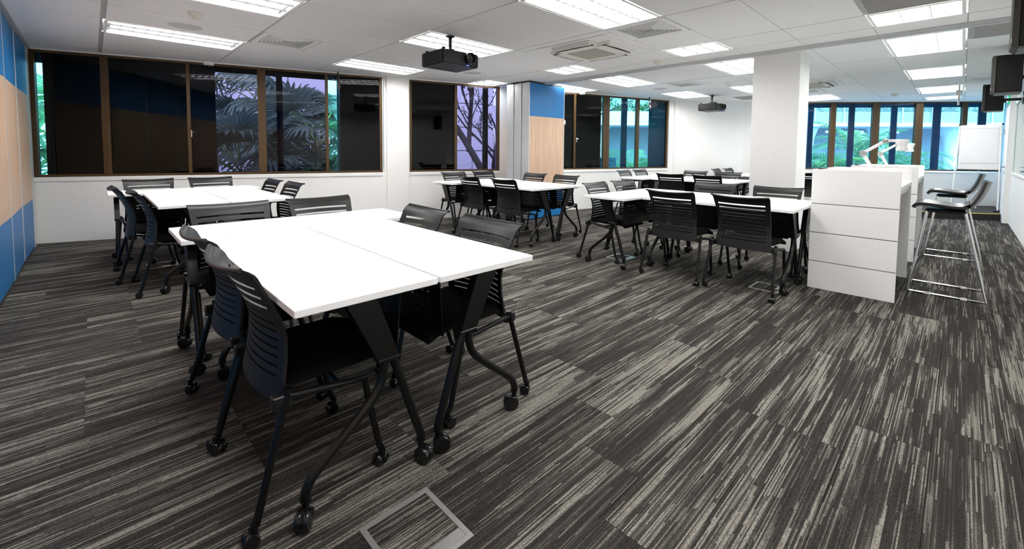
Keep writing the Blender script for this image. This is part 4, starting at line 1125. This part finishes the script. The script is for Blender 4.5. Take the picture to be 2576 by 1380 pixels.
# concrete building behind the wide window, made of panels
M_conc = mat('pale_concrete', (.52, .51, .55), .85, var=.08, scale=4); M_joint = mat('concrete_joint', (.22, .22, .25), .9)
cbd = thing('concrete_building', (*wpt(0, 6.5), GZ), WANG, 'pale concrete panel building behind the fan palms', 'building')
MB().box((-6, .04, 0), (9.2, .4, 9)).build('backing_wall', M_joint, cbd)
pm = MB().box((.012, -.02, .012), (1.588, .06, .788), .006).mesh('facade_panel'); pm.materials.append(M_conc)
for i in range(-4, 6):
    for j_ in range(11):
        o = bpy.data.objects.new('facade_panel', pm); COL.objects.link(o); o.parent = cbd; o.location = (i*1.6 + (.8 if j_ % 2 else 0) - .4, 0, j_*.8)
# terrace building beyond window 3 and the far windows
M_band = mat('terrace_white', (.66, .68, .69), .7, scale=4); M_shade = mat('recess_wall', (.27, .29, .34), .85, scale=3); M_bglass = mat('facade_glass', (.12, .17, .22), .12, spec=.8)
M_blind = mat('window_blind', (.55, .60, .66), .7)
A_ = Vector((13.0, 14.2)); B_ = Vector((30.5, -5.0)); bd = (B_-A_); bl = bd.length; bang = math.atan2(bd.y, bd.x)
tb = thing('terrace_building', (A_.x, A_.y, GZ), bang, 'white terraced building with planters and glass railing across the courtyard', 'building')
zb = 2.40-GZ                     # underside of the terrace
MB().box((0, 2.4, 0), (bl, 3.0, zb)).build('recess_wall', M_shade, tb)
MB().box((0, 0, zb), (bl, 4.5, zb+.12)).build('terrace_slab', M_band, tb)
MB().box((0, -.02, zb+.12), (bl, .10, zb+.55)).build('parapet', M_band, tb)
MB().box((0, -.06, zb-.05), (bl, .02, zb+.04)).build('drip_edge', M_band, tb)
cm = MB().lathe([(.24, 0), (.24, zb-.9), (.28, zb-.5), (.40, zb-.15), (.46, zb)], n=20).mesh('terrace_column'); cm.materials.append(M_band)
for k in range(9):
    o = bpy.data.objects.new('terrace_column', cm); COL.objects.link(o); o.parent = tb; o.location = (1.5+k*3.0, .9, 0)
MB().box((0, 3.2, zb+.12), (bl, 3.4, zb+6)).build('upper_wall', M_bglass, tb)
fm_me = MB().box((.04, 3.12, zb+.3), (1.36, 3.2, zb+2.4)).mesh('upper_window_blind'); fm_me.materials.append(M_blind)
rb = random.Random(2)
for k in range(int(bl/1.5)):
    for f in range(2):
        if rb.random() < .62:
            o = bpy.data.objects.new('upper_window_blind', fm_me); COL.objects.link(o); o.parent = tb; o.location = (k*1.5+.05, 0, f*2.9 + rb.uniform(0, .5))
MB().box((0, .2, zb+2.75), (bl, 3.5, zb+2.95)).build('upper_slab', M_band, tb)
for k in range(int(bl/1.5)):
    MB().box((k*1.5, 3.02, zb+.12), (k*1.5+.06, 3.14, zb+5.8)).build('facade_mullion', M_band, tb)
# glass railing
rl = MB(); rl.tube([(bl*.42, -.05, zb+1.15), (bl, -.05, zb+1.15)], .03, 8)
for k in range(14):
    xx = bl*.42 + k*(bl*.58/13); rl.box((xx-.02, -.08, zb+.1), (xx+.02, -.02, zb+1.15))
rl.build('railing', M_band, tb)
MB().box((bl*.42, -.055, zb+.15), (bl, -.045, zb+1.10)).build('railing_glass', G_clear, tb)
sm = MB().lathe([(.001, -.06), (.05, -.05), (.06, .0), (.03, .04)], n=12).mesh('spot_lamp'); sm.materials.append(M_lam)
for k in range(10):
    o = bpy.data.objects.new('spot_lamp', sm); COL.objects.link(o); o.parent = tb; o.location = (bl*.42+k*1.4, -.1, zb-.28)
# planter shrubs: each a leafy mound standing in the planter trough
def shrub_mesh(seed):
    rd = random.Random(seed); b = MB()
    for k in range(420):
        a = rd.uniform(0, 2*PI); rr_ = math.sqrt(rd.random())*.75; hz = .62*(1-(rr_/.8)**2)*rd.uniform(.5, 1.05)
        c = Vector((rr_*math.cos(a)*1.25, rr_*math.sin(a)*.5, hz)); d = Vector((rd.uniform(-1, 1), rd.uniform(-1, 1), rd.uniform(-.3, 1))).normalized(); s_ = d.cross(Vector((0, 0, 1))).normalized()*.03
        b.add([c-d*.07, c-s_, c+d*.10, c+s_], [(0, 1, 2, 3)])
    me = b.mesh('shrub'); me.materials.append(M_shrub); return me
SH = [shrub_mesh(k) for k in range(3)]
tr_ = MB(); tr_.box((.1, .12, zb+.12), (bl-.1, .75, zb+.50)); tr_.build('planter_trough', M_band, tb)
cs, sn = math.cos(bang), math.sin(bang)
for k in range(17):
    xx = 2.5+k*1.05; o = bpy.data.objects.new('planter_shrub', SH[k % 3]); COL.objects.link(o)
    o.location = (A_.x + cs*xx - sn*.42, A_.y + sn*xx + cs*.42, GZ+zb+.50); s_ = rb.uniform(.75, 1.15); o.scale = (s_, s_, s_*rb.uniform(.8, 1.2)); o.rotation_euler = (0, 0, bang+rb.uniform(-.3, .3))
    tag(o, 'low green shrub in the terrace planter across the courtyard', 'shrub', 'shrubs in the terrace planter')
# feather palms before window 3 and the far windows
for i, (fx, out, zt, sc, kd, lab) in enumerate((
    (.60, 3.4, -.25, 1.0, 'g', 'green feather palm in the second bay of the far windows'), (.50, 4.6, .25, .95, 'b', 'bright green feather palm beside the column at the far windows'),
    (1.55, 4.0, -.4, 1.0, 'g', 'low feather palm behind the document cameras'), (2.35, 3.6, .35, 1.05, 'g', 'full feather palm in the middle of the far windows'),
    (3.15, 3.4, .2, 1.1, 'g', 'dense feather palm left of the flip chart'), (3.9, 4.6, 1.15, 1.1, 'g', 'tall feather palm reaching over the flip chart'),
    (2.9, 5.6, -.3, 1.0, 'g', 'feather palm further back behind the far windows'), (4.8, 4.0, .7, 1.0, 'g', 'feather palm behind the loudspeaker at the far windows'))):
    feather_palm(*fpt(fx, out), zt, lab, 14, sc, i+20, kd)
feather_palm(*wpt(12.6, 3.6), .0, 'feather palm at the foot of the third window', 16, 1.1, 40)
feather_palm(*wpt(14.2, 4.0), .15, 'feather palm beside the dark end of the third window', 14, 1.1, 41)
